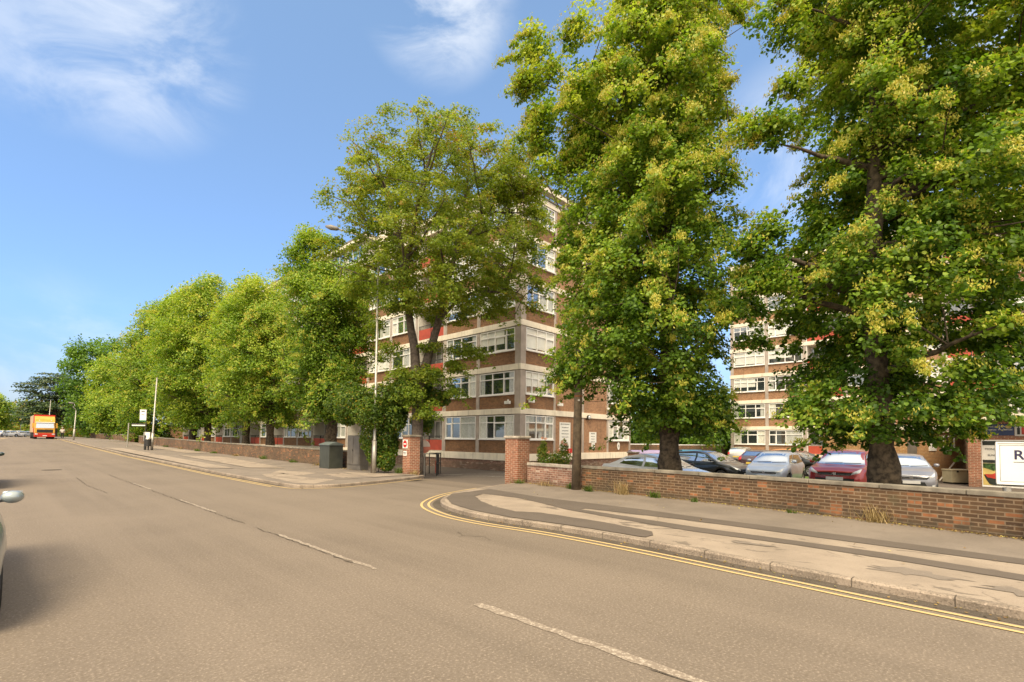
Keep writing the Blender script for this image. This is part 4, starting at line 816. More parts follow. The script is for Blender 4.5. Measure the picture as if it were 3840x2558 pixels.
def car(kind, name, loc, rz, paint, label, cat='car', group='cars in the car park', plate=True, face=False):
    S_ = CARS[kind]; Lh, Wd = S_['L']/2, S_['W']/2
    root = empty(name, loc, rz, label=label, cat=cat, group=group)
    def ring(x):
        e = max(0, (abs(x)-(Lh-.85))/.85); pl = 1-.20*e**2.4; w = Wd*pl
        zb = csmooth(x, S_['belt']); zr = max(zb+.012, csmooth(x, S_['roof'])) if x < S_['roof'][-1][0] else zb+.012
        if x > S_['roof'][-1][0]-.05: zr = zb+.02
        t = min(1, max(0, (zr-zb)/.42)); we = w*(.90-.17*t)
        zs = .19 + .10*e**2
        P = [(0, zs), (w*.84, zs), (w*.955, zs+.07), (w*.99, .44), (w, min(.62, zb-.14)), (w*.985, zb-.09), (w*.93, zb-.015+.01*t), (we+.012, zb+(zr-zb)*.5 if t > .1 else zb+.004), (we, zr-.055*t), (we-.07, zr-.018*t), (we*.6, zr), (0, zr+.012)]
        za = 0
        for xw in S_['xw']:
            d = abs(x-xw); R = S_['wr']+.065
            if d < R: za = max(za, S_['wr']+math.sqrt(R*R-d*d))
        return [(y, max(z, za) if i < 6 else z) for i, (y, z) in enumerate(P)]
    xs = sorted(set([round(-Lh+2*Lh*i/84, 4) for i in range(85)] + [round(xw+s*(S_['wr']+.065)*c, 4) for xw in S_['xw'] for s in (-1, 1) for c in (1.001, .995, .97, .9, .8)]))
    vs = []; n = 12
    for x in xs:
        r = ring(x); vs += [(x, y, z) for y, z in r] + [(x, -y, z) for y, z in r[-2:0:-1]]
    m_ = 22; fs = [(i*m_+k, i*m_+(k+1) % m_, (i+1)*m_+(k+1) % m_, (i+1)*m_+k) for i in range(len(xs)-1) for k in range(m_)]
    fs += [tuple(range(m_))[::-1], tuple((len(xs)-1)*m_+k for k in range(m_))]
    fs = [f[::-1] for f in fs]
    me = bpy.data.meshes.new('body'); me.from_pydata(vs, [], fs); me.update(); bm = bmesh.new(); bm.from_mesh(me); bmesh.ops.recalc_face_normals(bm, faces=bm.faces)
    bvh = BVHTree.FromBMesh(bm); bm.to_mesh(me); bm.free()
    body = link('body', me, paint, root, True)
    def patch(nm, bottom, top, axis, sg, mat, parent=root, off=.007, nv=5, nu=10):
        """a fitted panel laid on the body: rows between two outlines given in the side view (x,z) or the end view (y,z)"""
        def res(P, t):
            P = [Vector(p) for p in P]; l = [0]
            for a, b in zip(P, P[1:]): l.append(l[-1]+(b-a).length)
            d = t*l[-1]; i = max(j for j in range(len(P)) if l[j] <= d+1e-9); i = min(i, len(P)-2)
            return P[i].lerp(P[i+1], (d-l[i])/max(1e-9, l[i+1]-l[i]))
        V_ = []; last = None
        for j in range(nv+1):
            for i in range(nu+1):
                p = res(bottom, i/nu).lerp(res(top, i/nu), j/nv)
                o_ = Vector((p.x, sg*3, p.y)) if axis == 'y' else Vector((sg*4, p.x, p.y)); d = Vector((0, -sg, 0)) if axis == 'y' else Vector((-sg, 0, 0))
                hit = bvh.ray_cast(o_, d)[0]
                if hit is None: hit = last if last is not None else Vector((sg*Lh*.98, p.x, p.y)) if axis == 'x' else Vector((p.x, sg*Wd*.9, p.y))
                last = hit
                q_ = (hit.x, hit.y-d.y*off, p.y) if axis == 'y' else (hit.x-d.x*off, p.x, p.y)
                V_.append(q_ if axis == 'y' else (q_[0], p.x, p.y))
        F2 = [(j*(nu+1)+i, j*(nu+1)+i+1, (j+1)*(nu+1)+i+1, (j+1)*(nu+1)+i) for j in range(nv) for i in range(nu)]
        return MB().add(V_, F2).build(nm, mat, parent, True)
    H = S_['H']; rx = S_['roof']; xf = [p[0] for p in rx]; wt = Wd*.73
    xc = rx[-2][0]; zc = cinterp(xc, S_['belt'])+.02    # cowl
    g1 = H-.10
    # windscreen, rear window
    patch('windscreen', [(-Wd*.80, zc+.05), (0, zc+.035), (Wd*.80, zc+.05)], [(-wt*.90, g1), (0, g1+.02), (wt*.90, g1)], 'x', 1, GLASSC, nv=8)
    zr0 = cinterp(xf[2], rx) if kind != 'saloon' else 1.0
    zlo = {'hatch': 1.04, 'mid': 1.04, 'suv': 1.18, 'saloon': 1.06}[kind]
    patch('rear_window', [(-Wd*.70, zlo), (Wd*.70, zlo)], [(-wt*.82, H-.13), (wt*.82, H-.13)], 'x', -1, GLASSC, nv=8)
    # side windows
    bz = lambda x: cinterp(x, S_['belt'])+.035
    xfr = xc-.18; xtop = rx[-3][0]-.02; xr = {'hatch': -1.45, 'mid': -1.6, 'suv': -1.75, 'saloon': -1.2}[kind]; xrt = xr+.28
    for sg in (-1, 1):
        mid = -.12
        patch('side_window', [(mid+.05, bz(mid)), (xfr, bz(xfr)+.01)], [(mid+.05, H-.13), (xtop-.05, H-.16)], 'y', sg, GLASSC, nv=6)
        patch('side_window', [(xr, bz(xr)+.02), (mid-.05, bz(mid))], [(xrt, H-.17), (mid-.05, H-.13)], 'y', sg, GLASSC, nv=6)
        for a in (.35, -.75): patch('door_handle', [(a-.1, .84), (a+.08, .84)], [(a-.1, .87), (a+.08, .87)], 'y', sg, paint, off=.03, nv=1, nu=2)
        for a in (-1.0 if kind != 'hatch' else -.85, -.1, xc-.12): patch('door_gap', [(a, .32), (a+.008, .32)], [(a, bz(a)-.03), (a+.008, bz(a)-.03)], 'y', sg, BLK, off=.003, nv=5, nu=1)
        mr = MB(); mr.add([(xfr-.08, sg*(Wd*.90), zc+.06), (xfr-.02, sg*(Wd*.90), zc+.06), (xfr-.02, sg*(Wd+.05), zc+.09), (xfr-.08, sg*(Wd+.05), zc+.09), (xfr-.08, sg*Wd*.90, zc+.085), (xfr-.02, sg*Wd*.90, zc+.085), (xfr-.02, sg*(Wd+.05), zc+.11), (xfr-.08, sg*(Wd+.05), zc+.11)], [(0, 3, 2, 1), (4, 5, 6, 7), (0, 1, 5, 4), (1, 2, 6, 5), (2, 3, 7, 6), (3, 0, 4, 7)])
        bm = bmesh.new(); bmesh.ops.create_uvsphere(bm, u_segments=12, v_segments=8, radius=1)
        bmesh.ops.transform(bm, matrix=Matrix.Translation((xfr-.04, sg*(Wd+.05), zc+.12)) @ Matrix.Diagonal((.07, .09, .065, 1)), verts=bm.verts)
        me2 = bpy.data.meshes.new('wing_mirror'); bm.to_mesh(me2); bm.free(); mo = link('wing_mirror', me2, paint if kind != 'saloon' else BLK, root, True)
        mr.build('mirror_arm', BLK, mo)
        MB().box(xfr-.128, xfr-.118, *sorted((sg*(Wd-.02), sg*(Wd+.13))), zc+.07, zc+.175).build('mirror_glass', CHR, mo)
    # front: grille, lamps, plate
    zf = cinterp(Lh, S_['belt'])
    patch('grille', [(-.45, zf-.10), (.45, zf-.10)], [(-.52, zf-.02), (.52, zf-.02)] if kind != 'suv' else [(-.62, zf+.0), (.62, zf+.0)], 'x', 1, BLK)
    gr = patch('lower_grille', [(-.5, .24), (.5, .24)], [(-.38 if kind != 'suv' else -.6, zf-.2), (.38 if kind != 'suv' else .6, zf-.2)], 'x', 1, BLK)
    if kind == 'suv':
        for k in range(4): patch('grille_bar', [(-.6, zf-.10+.03*k-.06), (.6, zf-.10+.03*k-.06)], [(-.6, zf-.094+.03*k-.06), (.6, zf-.094+.03*k-.06)], 'x', 1, CHR, off=.013, nv=1)
        patch('skid_trim', [(-.8, .27), (0, .22), (.8, .27)], [(-.8, .30), (0, .25), (.8, .30)], 'x', 1, CHR, off=.015, nv=1)
    else: patch('grille_bar', [(-.45, zf-.065), (0, zf-.09), (.45, zf-.065)], [(-.45, zf-.05), (0, zf-.07), (.45, zf-.05)], 'x', 1, CHR, off=.012, nv=1)
    mb = MB(); mb.tube([(Lh-.03, 0, zf-.045), (Lh+.018, 0, zf-.045)], .055, 16); mb.build('badge', CHR, root)
    for sg in (-1, 1):
        patch('headlight', [(sg*.50, zf-.07), (sg*(Wd*.80), zf+.01)], [(sg*.54, zf+.015), (sg*(Wd*.85), zf+.17)], 'x', 1, LAMPW, off=.010)
        patch('fog_lamp', [(sg*.58, .33), (sg*.70, .34)], [(sg*.60, .41), (sg*.70, .42)], 'x', 1, LAMPW if kind != 'suv' else BLK, off=.012)
        patch('tail_light', [(sg*(Wd*.62), .82), (sg*(Wd*.84), .78)], [(sg*(Wd*.64), .98), (sg*(Wd*.84), 1.06)], 'x', -1, LAMPR, off=.012)
    if plate:
        MB().box(Lh-.02, Lh+.025, -.26, .26, zf-.27, zf-.16).build('number_plate', PLATEW, root); MB().box(-Lh-.02, -Lh+.02, -.26, .26, .55, .66).build('number_plate', PLATEY, root)
    # wipers
    wp_ = MB()
    for y0, y1 in ((-.5, .05), (.1, .62)):
        hit = bvh.ray_cast(Vector((4, y0, zc+.07)), Vector((-1, 0, 0)))[0]; h2 = bvh.ray_cast(Vector((4, y1, zc+.10)), Vector((-1, 0, 0)))[0]
        if hit and h2: wp_.tube([hit+Vector((.02, 0, 0)), h2+Vector((.02, 0, 0))], .009, 5)
    if wp_.v: wp_.build('wiper', BLK, root)
    for xw in S_['xw']:
        for sg in (-1, 1):
            wr = S_['wr']; yc = sg*(Wd-.13); T_ = MB(); prof = [(.62*wr, -.09), (.93*wr, -.10), (wr, -.06), (wr, .06), (.93*wr, .10), (.62*wr, .09)]; nn = 24
            V_ = [(xw+r*math.cos(2*math.pi*k/nn), yc+q_, wr+r*math.sin(2*math.pi*k/nn)) for r, q_ in prof for k in range(nn)]
            T_.add(V_, [(j*nn+k, j*nn+(k+1) % nn, (j+1)*nn+(k+1) % nn, (j+1)*nn+k) for j in range(5) for k in range(nn)]); wo = T_.build('wheel', RUB, root, True)
            rm = MB(); yo = yc+sg*.075
            rm.tube([(xw, yc+sg*.06, wr), (xw, yo+sg*.012, wr)], .05, 12)
            for k in range(7):
                a = 2*math.pi*k/7+.3; c, s = math.cos(a), math.sin(a); r0, r1 = .04, .62*wr; hw = .022
                rm.add([(xw+c*r0-s*hw, yo, wr+s*r0+c*hw), (xw+c*r1-s*hw*1.6, yo, wr+s*r1+c*hw*1.6), (xw+c*r1+s*hw*1.6, yo, wr+s*r1-c*hw*1.6), (xw+c*r0+s*hw, yo, wr+s*r0-c*hw)], [(0, 1, 2, 3)])
            V_ = [(xw+r*math.cos(2*math.pi*k/nn), yc+sg*q_, wr+r*math.sin(2*math.pi*k/nn)) for r, q_ in ((.66*wr, .085), (.58*wr, .075), (.56*wr, -.05)) for k in range(nn)]
            rm.add(V_, [(j*nn+k, j*nn+(k+1) % nn, (j+1)*nn+(k+1) % nn, (j+1)*nn+k) for j in range(2) for k in range(nn)]); rm.build('rim', RIM, wo)
            di = MB().tube([(xw, yc+sg*.0, wr), (xw, yc+sg*.03, wr)], .57*wr, 20).build('brake_disc', DARKM, wo)
            # dark arch liner
            V_ = []; nn = 14; Ra = wr+.06
            for q_ in (0.02, -.3):
                V_ += [(xw+Ra*math.cos(math.pi*k/nn), sg*(Wd*.93)+sg*q_, wr+Ra*math.sin(math.pi*k/nn)) for k in range(nn+1)]
            MB().add(V_, [(k, k+1, nn+2+k, nn+1+k) for k in range(nn)]).add([(xw-Ra, sg*(Wd-.32), .18), (xw+Ra, sg*(Wd-.32), .18), (xw+Ra, sg*(Wd-.32), wr+Ra), (xw-Ra, sg*(Wd-.32), wr+Ra)], [(0, 1, 2, 3)]).build('wheel_arch', BLK, root)
    return root
PI = math.pi
Z0 = -.195
def cp(px, d): v = at(px/VS, d, Z0); return v
def place(kind, px, d, head, paint, label, name='parked_car', front=False, **k):
    v = cp(px, d); c, s = math.cos(head), math.sin(head); Lh = CARS[kind]['L']/2
    if front: v = v - Vector((c, s, 0))*Lh
    return car(kind, name, v, head, paint, label, **k)
P_WHITE = carpaint('paint_white', (.8, .78, .75), .0); P_BLACK = carpaint('paint_black', (.012, .014, .013), .2); P_BLUE = carpaint('paint_pale_blue', (.42, .48, .58), .15)
P_RED = carpaint('paint_red', (.36, .015, .015), .25); P_GREY = carpaint('paint_grey', (.26, .26, .29), .2); P_SILV = carpaint('paint_silver', (.50, .49, .46), .4); P_ORANGE = carpaint('paint_orange', (.62, .25, .05), .1); P_DRED = carpaint('paint_dark_plum', (.05, .02, .025), .3); P_GREEN = carpaint('paint_bottle_green', (.015, .035, .025), .2); P_SLV2 = carpaint('paint_light_silver', (.36, .40, .40), .45)
place('suv', 3127, 17.6, PI, P_RED, 'red sport utility car nose on to the wall, left of the right hand tree', front=True)
place('hatch', 2862, 20.6, PI+.02, P_BLUE, 'pale blue small hatchback facing the wall between the black and red cars', front=True)
place('hatch', 3415, 18.3, PI+.20, P_GREY, 'grey small hatchback to the right of the big tree trunk', front=True)
place('mid', 2655, 24.3, -PI/2-.28, P_BLACK, 'black hatchback seen side on behind the pale blue car')
place('saloon', 2468, 18.6, -PI/2-.12, P_WHITE, 'white car behind the wall and the left lime trunk')
place('mid', 2785, 46, .06, P_SILV, 'silver estate seen from behind near the rear garden wall', front=False)
place('saloon', 2850, 32.5, .05, P_DRED, 'dark plum car with red tail lamps seen from behind')
place('mid', 2985, 35, -PI/2-.2, P_ORANGE, 'orange car mostly hidden behind the pale blue hatchback')
place('mid', 2975, 29.5, -PI/2-.25, P_DRED if False else P_BLACK, 'black car nosing out between the pale blue and red cars')
car('mid', 'parked_car', (-.82, 8.1, 0), -PI/2+.035, P_SLV2, 'silver car cut by the left edge of the picture, nearest the camera', group=None)
car('mid', 'parked_car', (-.78, 24.0, 0), -PI/2, P_GREEN, 'dark green parked car farther up the left edge', group=None)
for px, d, hd, pt, lb in ((2, 112, PI, P_WHITE, 'leftmost of the distant white cars at the far end of the road'), (28, 114, PI-.6, P_WHITE, 'second distant white car from the left edge'), (64, 116, PI-.7, P_WHITE, 'third distant white car, left of the lamp post and lorry'), (106, 118, PI-.9, P_SILV, 'distant silver car just left of the lorry')):
    v = at(px/VS, d, 0); car('mid', 'parked_car', (v.x, v.y, T(v.y)), hd+1.2, pt, lb, group='distant cars at the road end')

# ---------------------------------------------------------------- lorry
lx, ly = 5.6, 110.0
LR = empty('lorry', (lx, ly, T(ly)), 0, label='red and yellow lorry with a tan box body coming down the road', cat='lorry')
YLW = M('cab_yellow', (.70, .36, .05), .4, .1, 1); ORG = M('box_tan', (.50, .34, .20), .6, .1, 1); REDP = M('lorry_red', (.50, .03, .015), .4, .1, 1)
MB().box(-1.27, 1.27, 2.3, 14, 1.1, 3.95).build('box_body', ORG, LR); MB().box(-1.29, 1.29, 2.24, 2.3, 1.0, 4.0).build('box_front', REDP, LR)
c_ = MB(); prof = [(2.1, .95), (2.1, 3.75), (1.4, 3.72), (.35, 3.25), (.12, 2.55), (0, 1.75), (0, .95)]
n = len(prof); c_.add([(-1.2, y, z) for y, z in prof] + [(1.2, y, z) for y, z in prof], [tuple(range(n))[::-1], tuple(range(n, 2*n))] + [(i, (i+1) % n, n+(i+1) % n, n+i) for i in range(n)])
cab = c_.build('cab', YLW, LR, bevel=.05)
MB().box(-1.25, 1.25, -.12, .9, .35, .94).build('bumper', REDP, LR, bevel=.05); MB().box(-.26, .26, -.135, -.121, .5, .62).build('number_plate', PLATEW, LR)
MB().add([(-1.08, -.02, 1.8), (1.08, -.02, 1.8), (1.02, .09, 2.6), (-1.02, .09, 2.6)], [(0, 1, 2, 3)]).build('windscreen', GLASSC, cab)
MB().box(-1.1, 1.1, -.22, .2, 2.62, 2.78).build('sun_visor', UPVC, cab); MB().box(-.95, .95, -.03, -.004, 1.05, 1.55).build('grille', BLK, cab)
for s in (-1, 1):
    MB().box(s*1.0-.17, s*1.0+.17, -.14, -.121, .72, .9).build('headlight', LAMPW, LR)
    MB().box(*sorted((s*1.28, s*1.5)), .1, .25, 1.8, 2.6).build('mirror', YLW, cab)
    MB().tube([(s*.7, -.1, 3.4-.4), (s*.7, -.3, 3.05)], .07, 8).build('roof_lamp', LAMPW, cab)
for y in (1.4, 4.6, 10.5, 11.8, 13.0):
    for s in (-1, 1): MB().tube([(s*.85, y, .5), (s*1.22, y, .5)], .5, 18).build('wheel', RUB, LR, True)
MB().box(-.5, .5, .9, 13.8, .7, 1.05).build('chassis', BLK, LR)

# ---------------------------------------------------------------- person walking far off
def person(px, Y, label):
    x = xat(px, Y); root = empty('person', (x, Y, T(Y)+.1), .1, label=label, cat='person')
    J = [(0, 0, .95), (0, 0, 1.15), (0, .01, 1.38), (0, 0, 1.50), (0, -.01, 1.62), (0, -.02, 1.74), (.19, 0, 1.42), (.25, .03, 1.15), (.24, -.08, .92), (-.19, 0, 1.42), (-.25, -.02, 1.15), (-.24, .1, .93), (.09, 0, .90), (.10, -.06, .50), (.10, .06, .10), (.10, -.08, .04), (-.09, 0, .90), (-.10, .02, .50), (-.10, -.1, .10), (-.10, -.22, .04)]
    E_ = [(0, 1), (1, 2), (2, 3), (3, 4), (4, 5), (2, 6), (6, 7), (7, 8), (2, 9), (9, 10), (10, 11), (0, 12), (12, 13), (13, 14), (14, 15), (0, 16), (16, 17), (17, 18), (18, 19)]
    Rr = [.15, .135, .15, .055, .095, .085, .07, .048, .035, .07, .048, .035, .095, .07, .045, .04, .095, .07, .045, .04]
    def fig(nm, mat, keep, grow):
        me = bpy.data.meshes.new(nm); idx = sorted({i for e in keep for i in e}); mp_ = {a: b for b, a in enumerate(idx)}
        me.from_pydata([J[i] for i in idx], [(mp_[a], mp_[b]) for a, b in keep], []); o = link(nm, me, mat, root)
        sk = o.modifiers.new('skin', 'SKIN'); 
        if not me.skin_vertices: 
            bm = bmesh.new(); bm.from_mesh(me); bm.verts.layers.skin.verify(); bm.to_mesh(me); bm.free()
        for a in idx: me.skin_vertices[0].data[mp_[a]].radius = (Rr[a]*grow, Rr[a]*grow*.8)
        me.skin_vertices[0].data[0].use_root = True
        o.modifiers.new('sub', 'SUBSURF').levels = 1; return o
    fig('body', M('skin', (.42, .26, .18), .6, .05, 3), E_, 1.0)
    fig('top', M('white_top', (.65, .6, .55), .9, .05, 3), [(0, 1), (1, 2), (2, 6), (6, 7), (2, 9), (9, 10)], 1.15)
    fig('trousers', M('dark_trousers', (.02, .02, .025), .9, .05, 3), [(0, 12), (12, 13), (13, 14), (0, 16), (16, 17), (17, 18)], 1.15)
    bm = bmesh.new(); bmesh.ops.create_uvsphere(bm, u_segments=12, v_segments=8, radius=.11); bmesh.ops.translate(bm, verts=bm.verts, vec=(0, .02, 1.72)); me = bpy.data.meshes.new('hair'); bm.to_mesh(me); bm.free(); link('hair', me, M('grey_hair', (.35, .32, .28), .8, .1, 5), root, True)
    return root
person(235, 96, 'distant person in a white top and dark trousers walking on the pavement')

# ---------------------------------------------------------------- foliage
def leaf_mesh(name, C_, Nn, Tt, Ln, Wd, hue, mat, parent, shape='heart'):
    """one small folded leaf per centre C_, facing Nn, pointing along Tt"""
    n = len(C_)
    Nn = Nn/np.linalg.norm(Nn, axis=1, keepdims=True); Tt = Tt - Nn*(Tt*Nn).sum(1, keepdims=True); Tt /= (np.linalg.norm(Tt, axis=1, keepdims=True)+1e-9)
    B = np.cross(Nn, Tt); Ln = np.asarray(Ln).reshape(-1, 1)*np.ones((n, 1)); Wd = np.asarray(Wd).reshape(-1, 1)*np.ones((n, 1))
    if shape == 'heart':
        pts = [(-.45, 0, 0), (-.38, .36, -.10), (.08, .44, -.14), (.55, 0, 0), (.08, -.44, -.14), (-.38, -.36, -.10)]; fc = [(0, 3, 2, 1), (0, 5, 4, 3)]
    elif shape == 'maple':
        pts = [(-.4, 0, 0), (-.1, .5, -.12), (.15, .2, -.05), (.55, 0, 0), (.15, -.2, -.05), (-.1, -.5, -.12)]; fc = [(0, 3, 2, 1), (0, 5, 4, 3)]
    else:
        pts = [(-.5, 0, 0), (0, .5, -.1), (.5, 0, 0), (0, -.5, -.1)]; fc = [(0, 1, 2, 3)]
    k = len(pts); V_ = np.empty((n, k, 3), np.float32)
    for i, (a, b, c) in enumerate(pts): V_[:, i] = C_ + Tt*a*Ln + B*b*Wd + Nn*c*Wd
    F = np.concatenate([np.arange(n)[:, None]*k + np.array(f)[None] for f in fc], 1).reshape(-1).astype(np.int32)
    nf = n*len(fc); me = bpy.data.meshes.new(name)
    me.vertices.add(n*k); me.vertices.foreach_set('co', V_.reshape(-1)); me.loops.add(nf*4); me.loops.foreach_set('vertex_index', F)
    me.polygons.add(nf); me.polygons.foreach_set('loop_start', np.arange(0, nf*4, 4, dtype=np.int32)); me.polygons.foreach_set('loop_total', np.full(nf, 4, np.int32))
    me.update(calc_edges=True); a = me.attributes.new('hue', 'FLOAT', 'FACE'); a.data.foreach_set('value', np.repeat(np.clip(hue, 0, 1).astype(np.float32), len(fc)))
    return link(name, me, mat, parent)
def spray_leaves(rg, cen, rad, per, size, droop=.5, flat=.5, hue_s=None, up=.7):
    """leaves round spray centres; each spray is a flattened, drooping tuft"""
    ns = len(cen); k = np.repeat(np.arange(ns), per); n = len(k); u = rg.normal(size=(n, 3)); u /= np.linalg.norm(u, axis=1, keepdims=True)
    r = rg.random(n)**.45; o = u*r[:, None]; R = rad[k]
    P = cen[k].copy(); P[:, 0] += o[:, 0]*R; P[:, 1] += o[:, 1]*R; P[:, 2] += o[:, 2]*R*flat - droop*R*(o[:, 0]**2+o[:, 1]**2)
    return P, o, k
def noise3(P, rg, s):
    v = np.zeros(len(P))
    for i in range(6):
        d = rg.normal(size=3); d /= np.linalg.norm(d); v += np.sin(P@d*s*(1+.35*i)+rg.random()*6.28)/(1+.25*i)
    return v/2.6
def tree(name, vx, depth, prof, seed, label, mat, trunk=(.4, .22), nsp=260, per=130, leaf=.11, shape='heart', ssize=(.45, .85), hue=(.45, .18), blossom=0, group=None, bark=BARK, ztrunk=-.25, top=.8, dr=1.0, shell=.42, hole=-.55, cat='tree', limbs=34, forks=None, burr=0, trunk_top=None, extra=None, up=.75, light=.25, droop=.4, flat=.65, rag=.17, sprigs=0):
    rg = np.random.default_rng(seed); rr = random.Random(seed)
    base = at(vx, depth, ztrunk); ax = np.array([_R.x, _R.y]); ay = np.array([_F0.x, _F0.y])
    zs = np.array([zat(vx, p[0], depth) for p in prof]); sc = VS/FPX*depth
    rl = np.array([(vx-p[1])*sc for p in prof]); rr_ = np.array([(p[2]-vx)*sc for p in prof])
    o = np.argsort(zs); zs, rl, rr_ = zs[o], rl[o], rr_[o]
    root = empty(name, base, label=label, cat=cat, group=group)
    # spray centres inside the outline
    cen = []; tries = 0; wmax = (rl+rr_).max()
    while len(cen) < nsp and tries < 60:
        tries += 1; m_ = nsp*3
        z = rg.uniform(zs[0], zs[-1], m_); l = np.interp(z, zs, rl); r = np.interp(z, zs, rr_); c = (r-l)/2; h = (l+r)/2
        keep = rg.random(m_) < h/(wmax/2)+.05
        ph = rg.random(m_)*2*np.pi; rho = rg.random(m_)**shell; X = c+np.cos(ph)*rho*(h-.35); D = np.sin(ph)*rho*np.minimum(h, h*dr)
        P = np.stack([X, D, z], 1); wv = noise3(P, np.random.default_rng(seed+9), 5.0/max(1.5, wmax/2))
        P[:, :2] *= (1+rag*wv)[:, None]; P[:, 2] += rag*1.6*wv*(h*.5); nz = noise3(P, np.random.default_rng(seed+1), 1.5)
        keep &= nz > hole + .9*(rg.random(m_)-.5)*.3
        cen += list(P[keep])
    cen = np.array(cen[:nsp])
    if extra:   # extra boughs: picture points (x, y, radius) with a depth offset
        ex = []
        for (ex_, ey_, er, eo, cnt) in extra:
            for _ in range(cnt):
                q = rg.normal(size=3)*.5*er; ex.append([(ex_-vx)*sc+q[0], eo+q[1], zat(ex_, ey_, depth)+q[2]])
        cen = np.vstack([cen, np.array(ex)])
    ns = len(cen)
    toW = lambda P: np.stack([P[:, 0]*ax[0]+P[:, 1]*ay[0], P[:, 0]*ax[1]+P[:, 1]*ay[1], P[:, 2]-ztrunk], 1)
    cw = toW(cen); rad = rg.uniform(ssize[0], ssize[1], ns)
    if sprigs:
        low = rg.permutation(ns)[:sprigs]; q_ = []; rq = []
        for i in low:
            d = cw[i]*np.array([1, 1, 0]); d /= np.linalg.norm(d)+1e-6; c_ = cw[i].copy(); st_ = rg.uniform(.10, .2)*rad[i]/.5
            for j in range(rg.integers(3, 7)): c_ = c_+d*st_*rg.uniform(.5, 1.3)+np.array([0, 0, -st_*rg.uniform(.2, 1.4)]); q_.append(c_.copy()); rq.append(rad[i]*.28)
        cw = np.vstack([cw, np.array(q_)]); rad = np.concatenate([rad, np.array(rq)]); n_old = ns
        pr_n = np.full(len(cw), per); pr_n[ns:] = max(6, per//8); out = cw*np.array([1, 1, 0]); out /= (np.linalg.norm(out, axis=1, keepdims=True)+1e-6); ns = len(cw)
    else: pr_n = per
    P, o_, k = spray_leaves(rg, cw, rad, pr_n, leaf, droop=droop, flat=flat)
    out = cw*np.array([1, 1, 0]); out /= (np.linalg.norm(out, axis=1, keepdims=True)+1e-6)
    Nn = rg.normal(size=(len(P), 3))*.55 + out[k]*.45 + o_*.35; Nn[:, 2] += up
    Tt = rg.normal(size=(len(P), 3))*.6 + out[k]*.6; Tt[:, 2] -= .7
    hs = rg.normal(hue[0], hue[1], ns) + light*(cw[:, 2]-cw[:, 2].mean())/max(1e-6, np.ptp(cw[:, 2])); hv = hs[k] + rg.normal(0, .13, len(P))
    L_ = leaf*rg.uniform(.7, 1.25, len(P))
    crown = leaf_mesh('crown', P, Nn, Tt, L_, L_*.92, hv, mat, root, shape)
    if blossom:
        kb = rg.integers(0, ns, blossom*ns//10); kb = kb[(hs[kb] + rg.normal(0, .12, len(kb))) > hue[0]-.02]
        u = rg.normal(size=(len(kb), 3)); u /= np.linalg.norm(u, axis=1, keepdims=True); u[:, 2] = np.abs(u[:, 2])*.6-.25
        Cb = cw[kb]+u*rad[kb][:, None]*rg.uniform(.75, 1.08, len(kb))[:, None] + out[kb]*.1
        rep = 5; Cb = np.repeat(Cb, rep, 0)+rg.normal(0, .045, (len(kb)*rep, 3)); Tb = rg.normal(size=Cb.shape)*.45; Tb[:, 2] -= 1
        Nb = rg.normal(size=Cb.shape)*.7 + np.repeat(out[kb], rep, 0)
        lb = leaf*rg.uniform(.55, .95, len(Cb)); leaf_mesh('blossom', Cb, Nb, Tb, lb, lb*.42, rg.normal(.28, .25, len(Cb)), BLOS, root, 'diamond')
    # trunk, limbs and twigs
    tr = MB(); r0, r1 = trunk; ztop = (trunk_top if trunk_top else zs[0]+(zs[-1]-zs[0])*top)-ztrunk
    if not forks:
        pts, rd = [], []
        for i in range(61):
            t = i/60; z = ztop*t; zz = z
            w = r0 + (r1-r0)*min(1, t*2.2) if t < .45 else r1*(1-(t-.45)/.6)
            w = max(w, .03)*(1+.10*math.sin(z*4.1+seed))
            if burr and z < 3.2: w *= 1+burr*(.5+.5*math.sin(z*5.1+seed))*rr.uniform(.9, 1.1)
            if z < .5: w *= 1+.3*(1-z/.5)
            pts.append((math.sin(z*.9+seed)*.05*min(1, z), math.cos(z*.7+seed)*.05*min(1, z), zz)); rd.append(w)
        n0 = len(tr.v); tr.tube(pts, rd, 20 if burr else 12); stems = [(pts, rd)]
        if burr:
            V0 = np.array(tr.v[n0:]); nz = noise3(V0, np.random.default_rng(seed+5), 6.5); nz2 = noise3(V0, np.random.default_rng(seed+6), 14)
            for i_ in range(len(V0)):
                c_ = pts[i_//20]; d_ = V0[i_]-np.array(c_); f_ = 1+(.26*max(0, nz[i_])*min(1.5, burr*7)+.10*nz2[i_])*(1 if V0[i_][2] < 4 else .3); tr.v[n0+i_] = tuple(np.array(c_)+d_*f_)
    else:
        stems = []
        for fk in forks:
            pts = []
            for (fx_, fy_, fo) in fk[0]:
                q = np.array([[(fx_-vx)*sc, fo, zat(fx_, fy_, depth)]]); pts.append(tuple(toW(q)[0]))
            pp_ = []; rd = []
            for i in range(len(pts)-1):
                for j in range(4):
                    t = j/4; p = Vector(pts[i]).lerp(Vector(pts[i+1]), t); p += Vector((rr.uniform(-.02, .02), rr.uniform(-.02, .02), 0)); pp_.append(tuple(p)); rd.append(fk[1][i]*(1-t)+fk[1][i+1]*t)
            pp_.append(pts[-1]); rd.append(fk[1][-1]); tr.tube(pp_, rd, 10); stems.append((pp_, rd))
    ids = list(rg.permutation(ns)[:limbs*4])
    order = ids[:limbs]; limb_pts = []
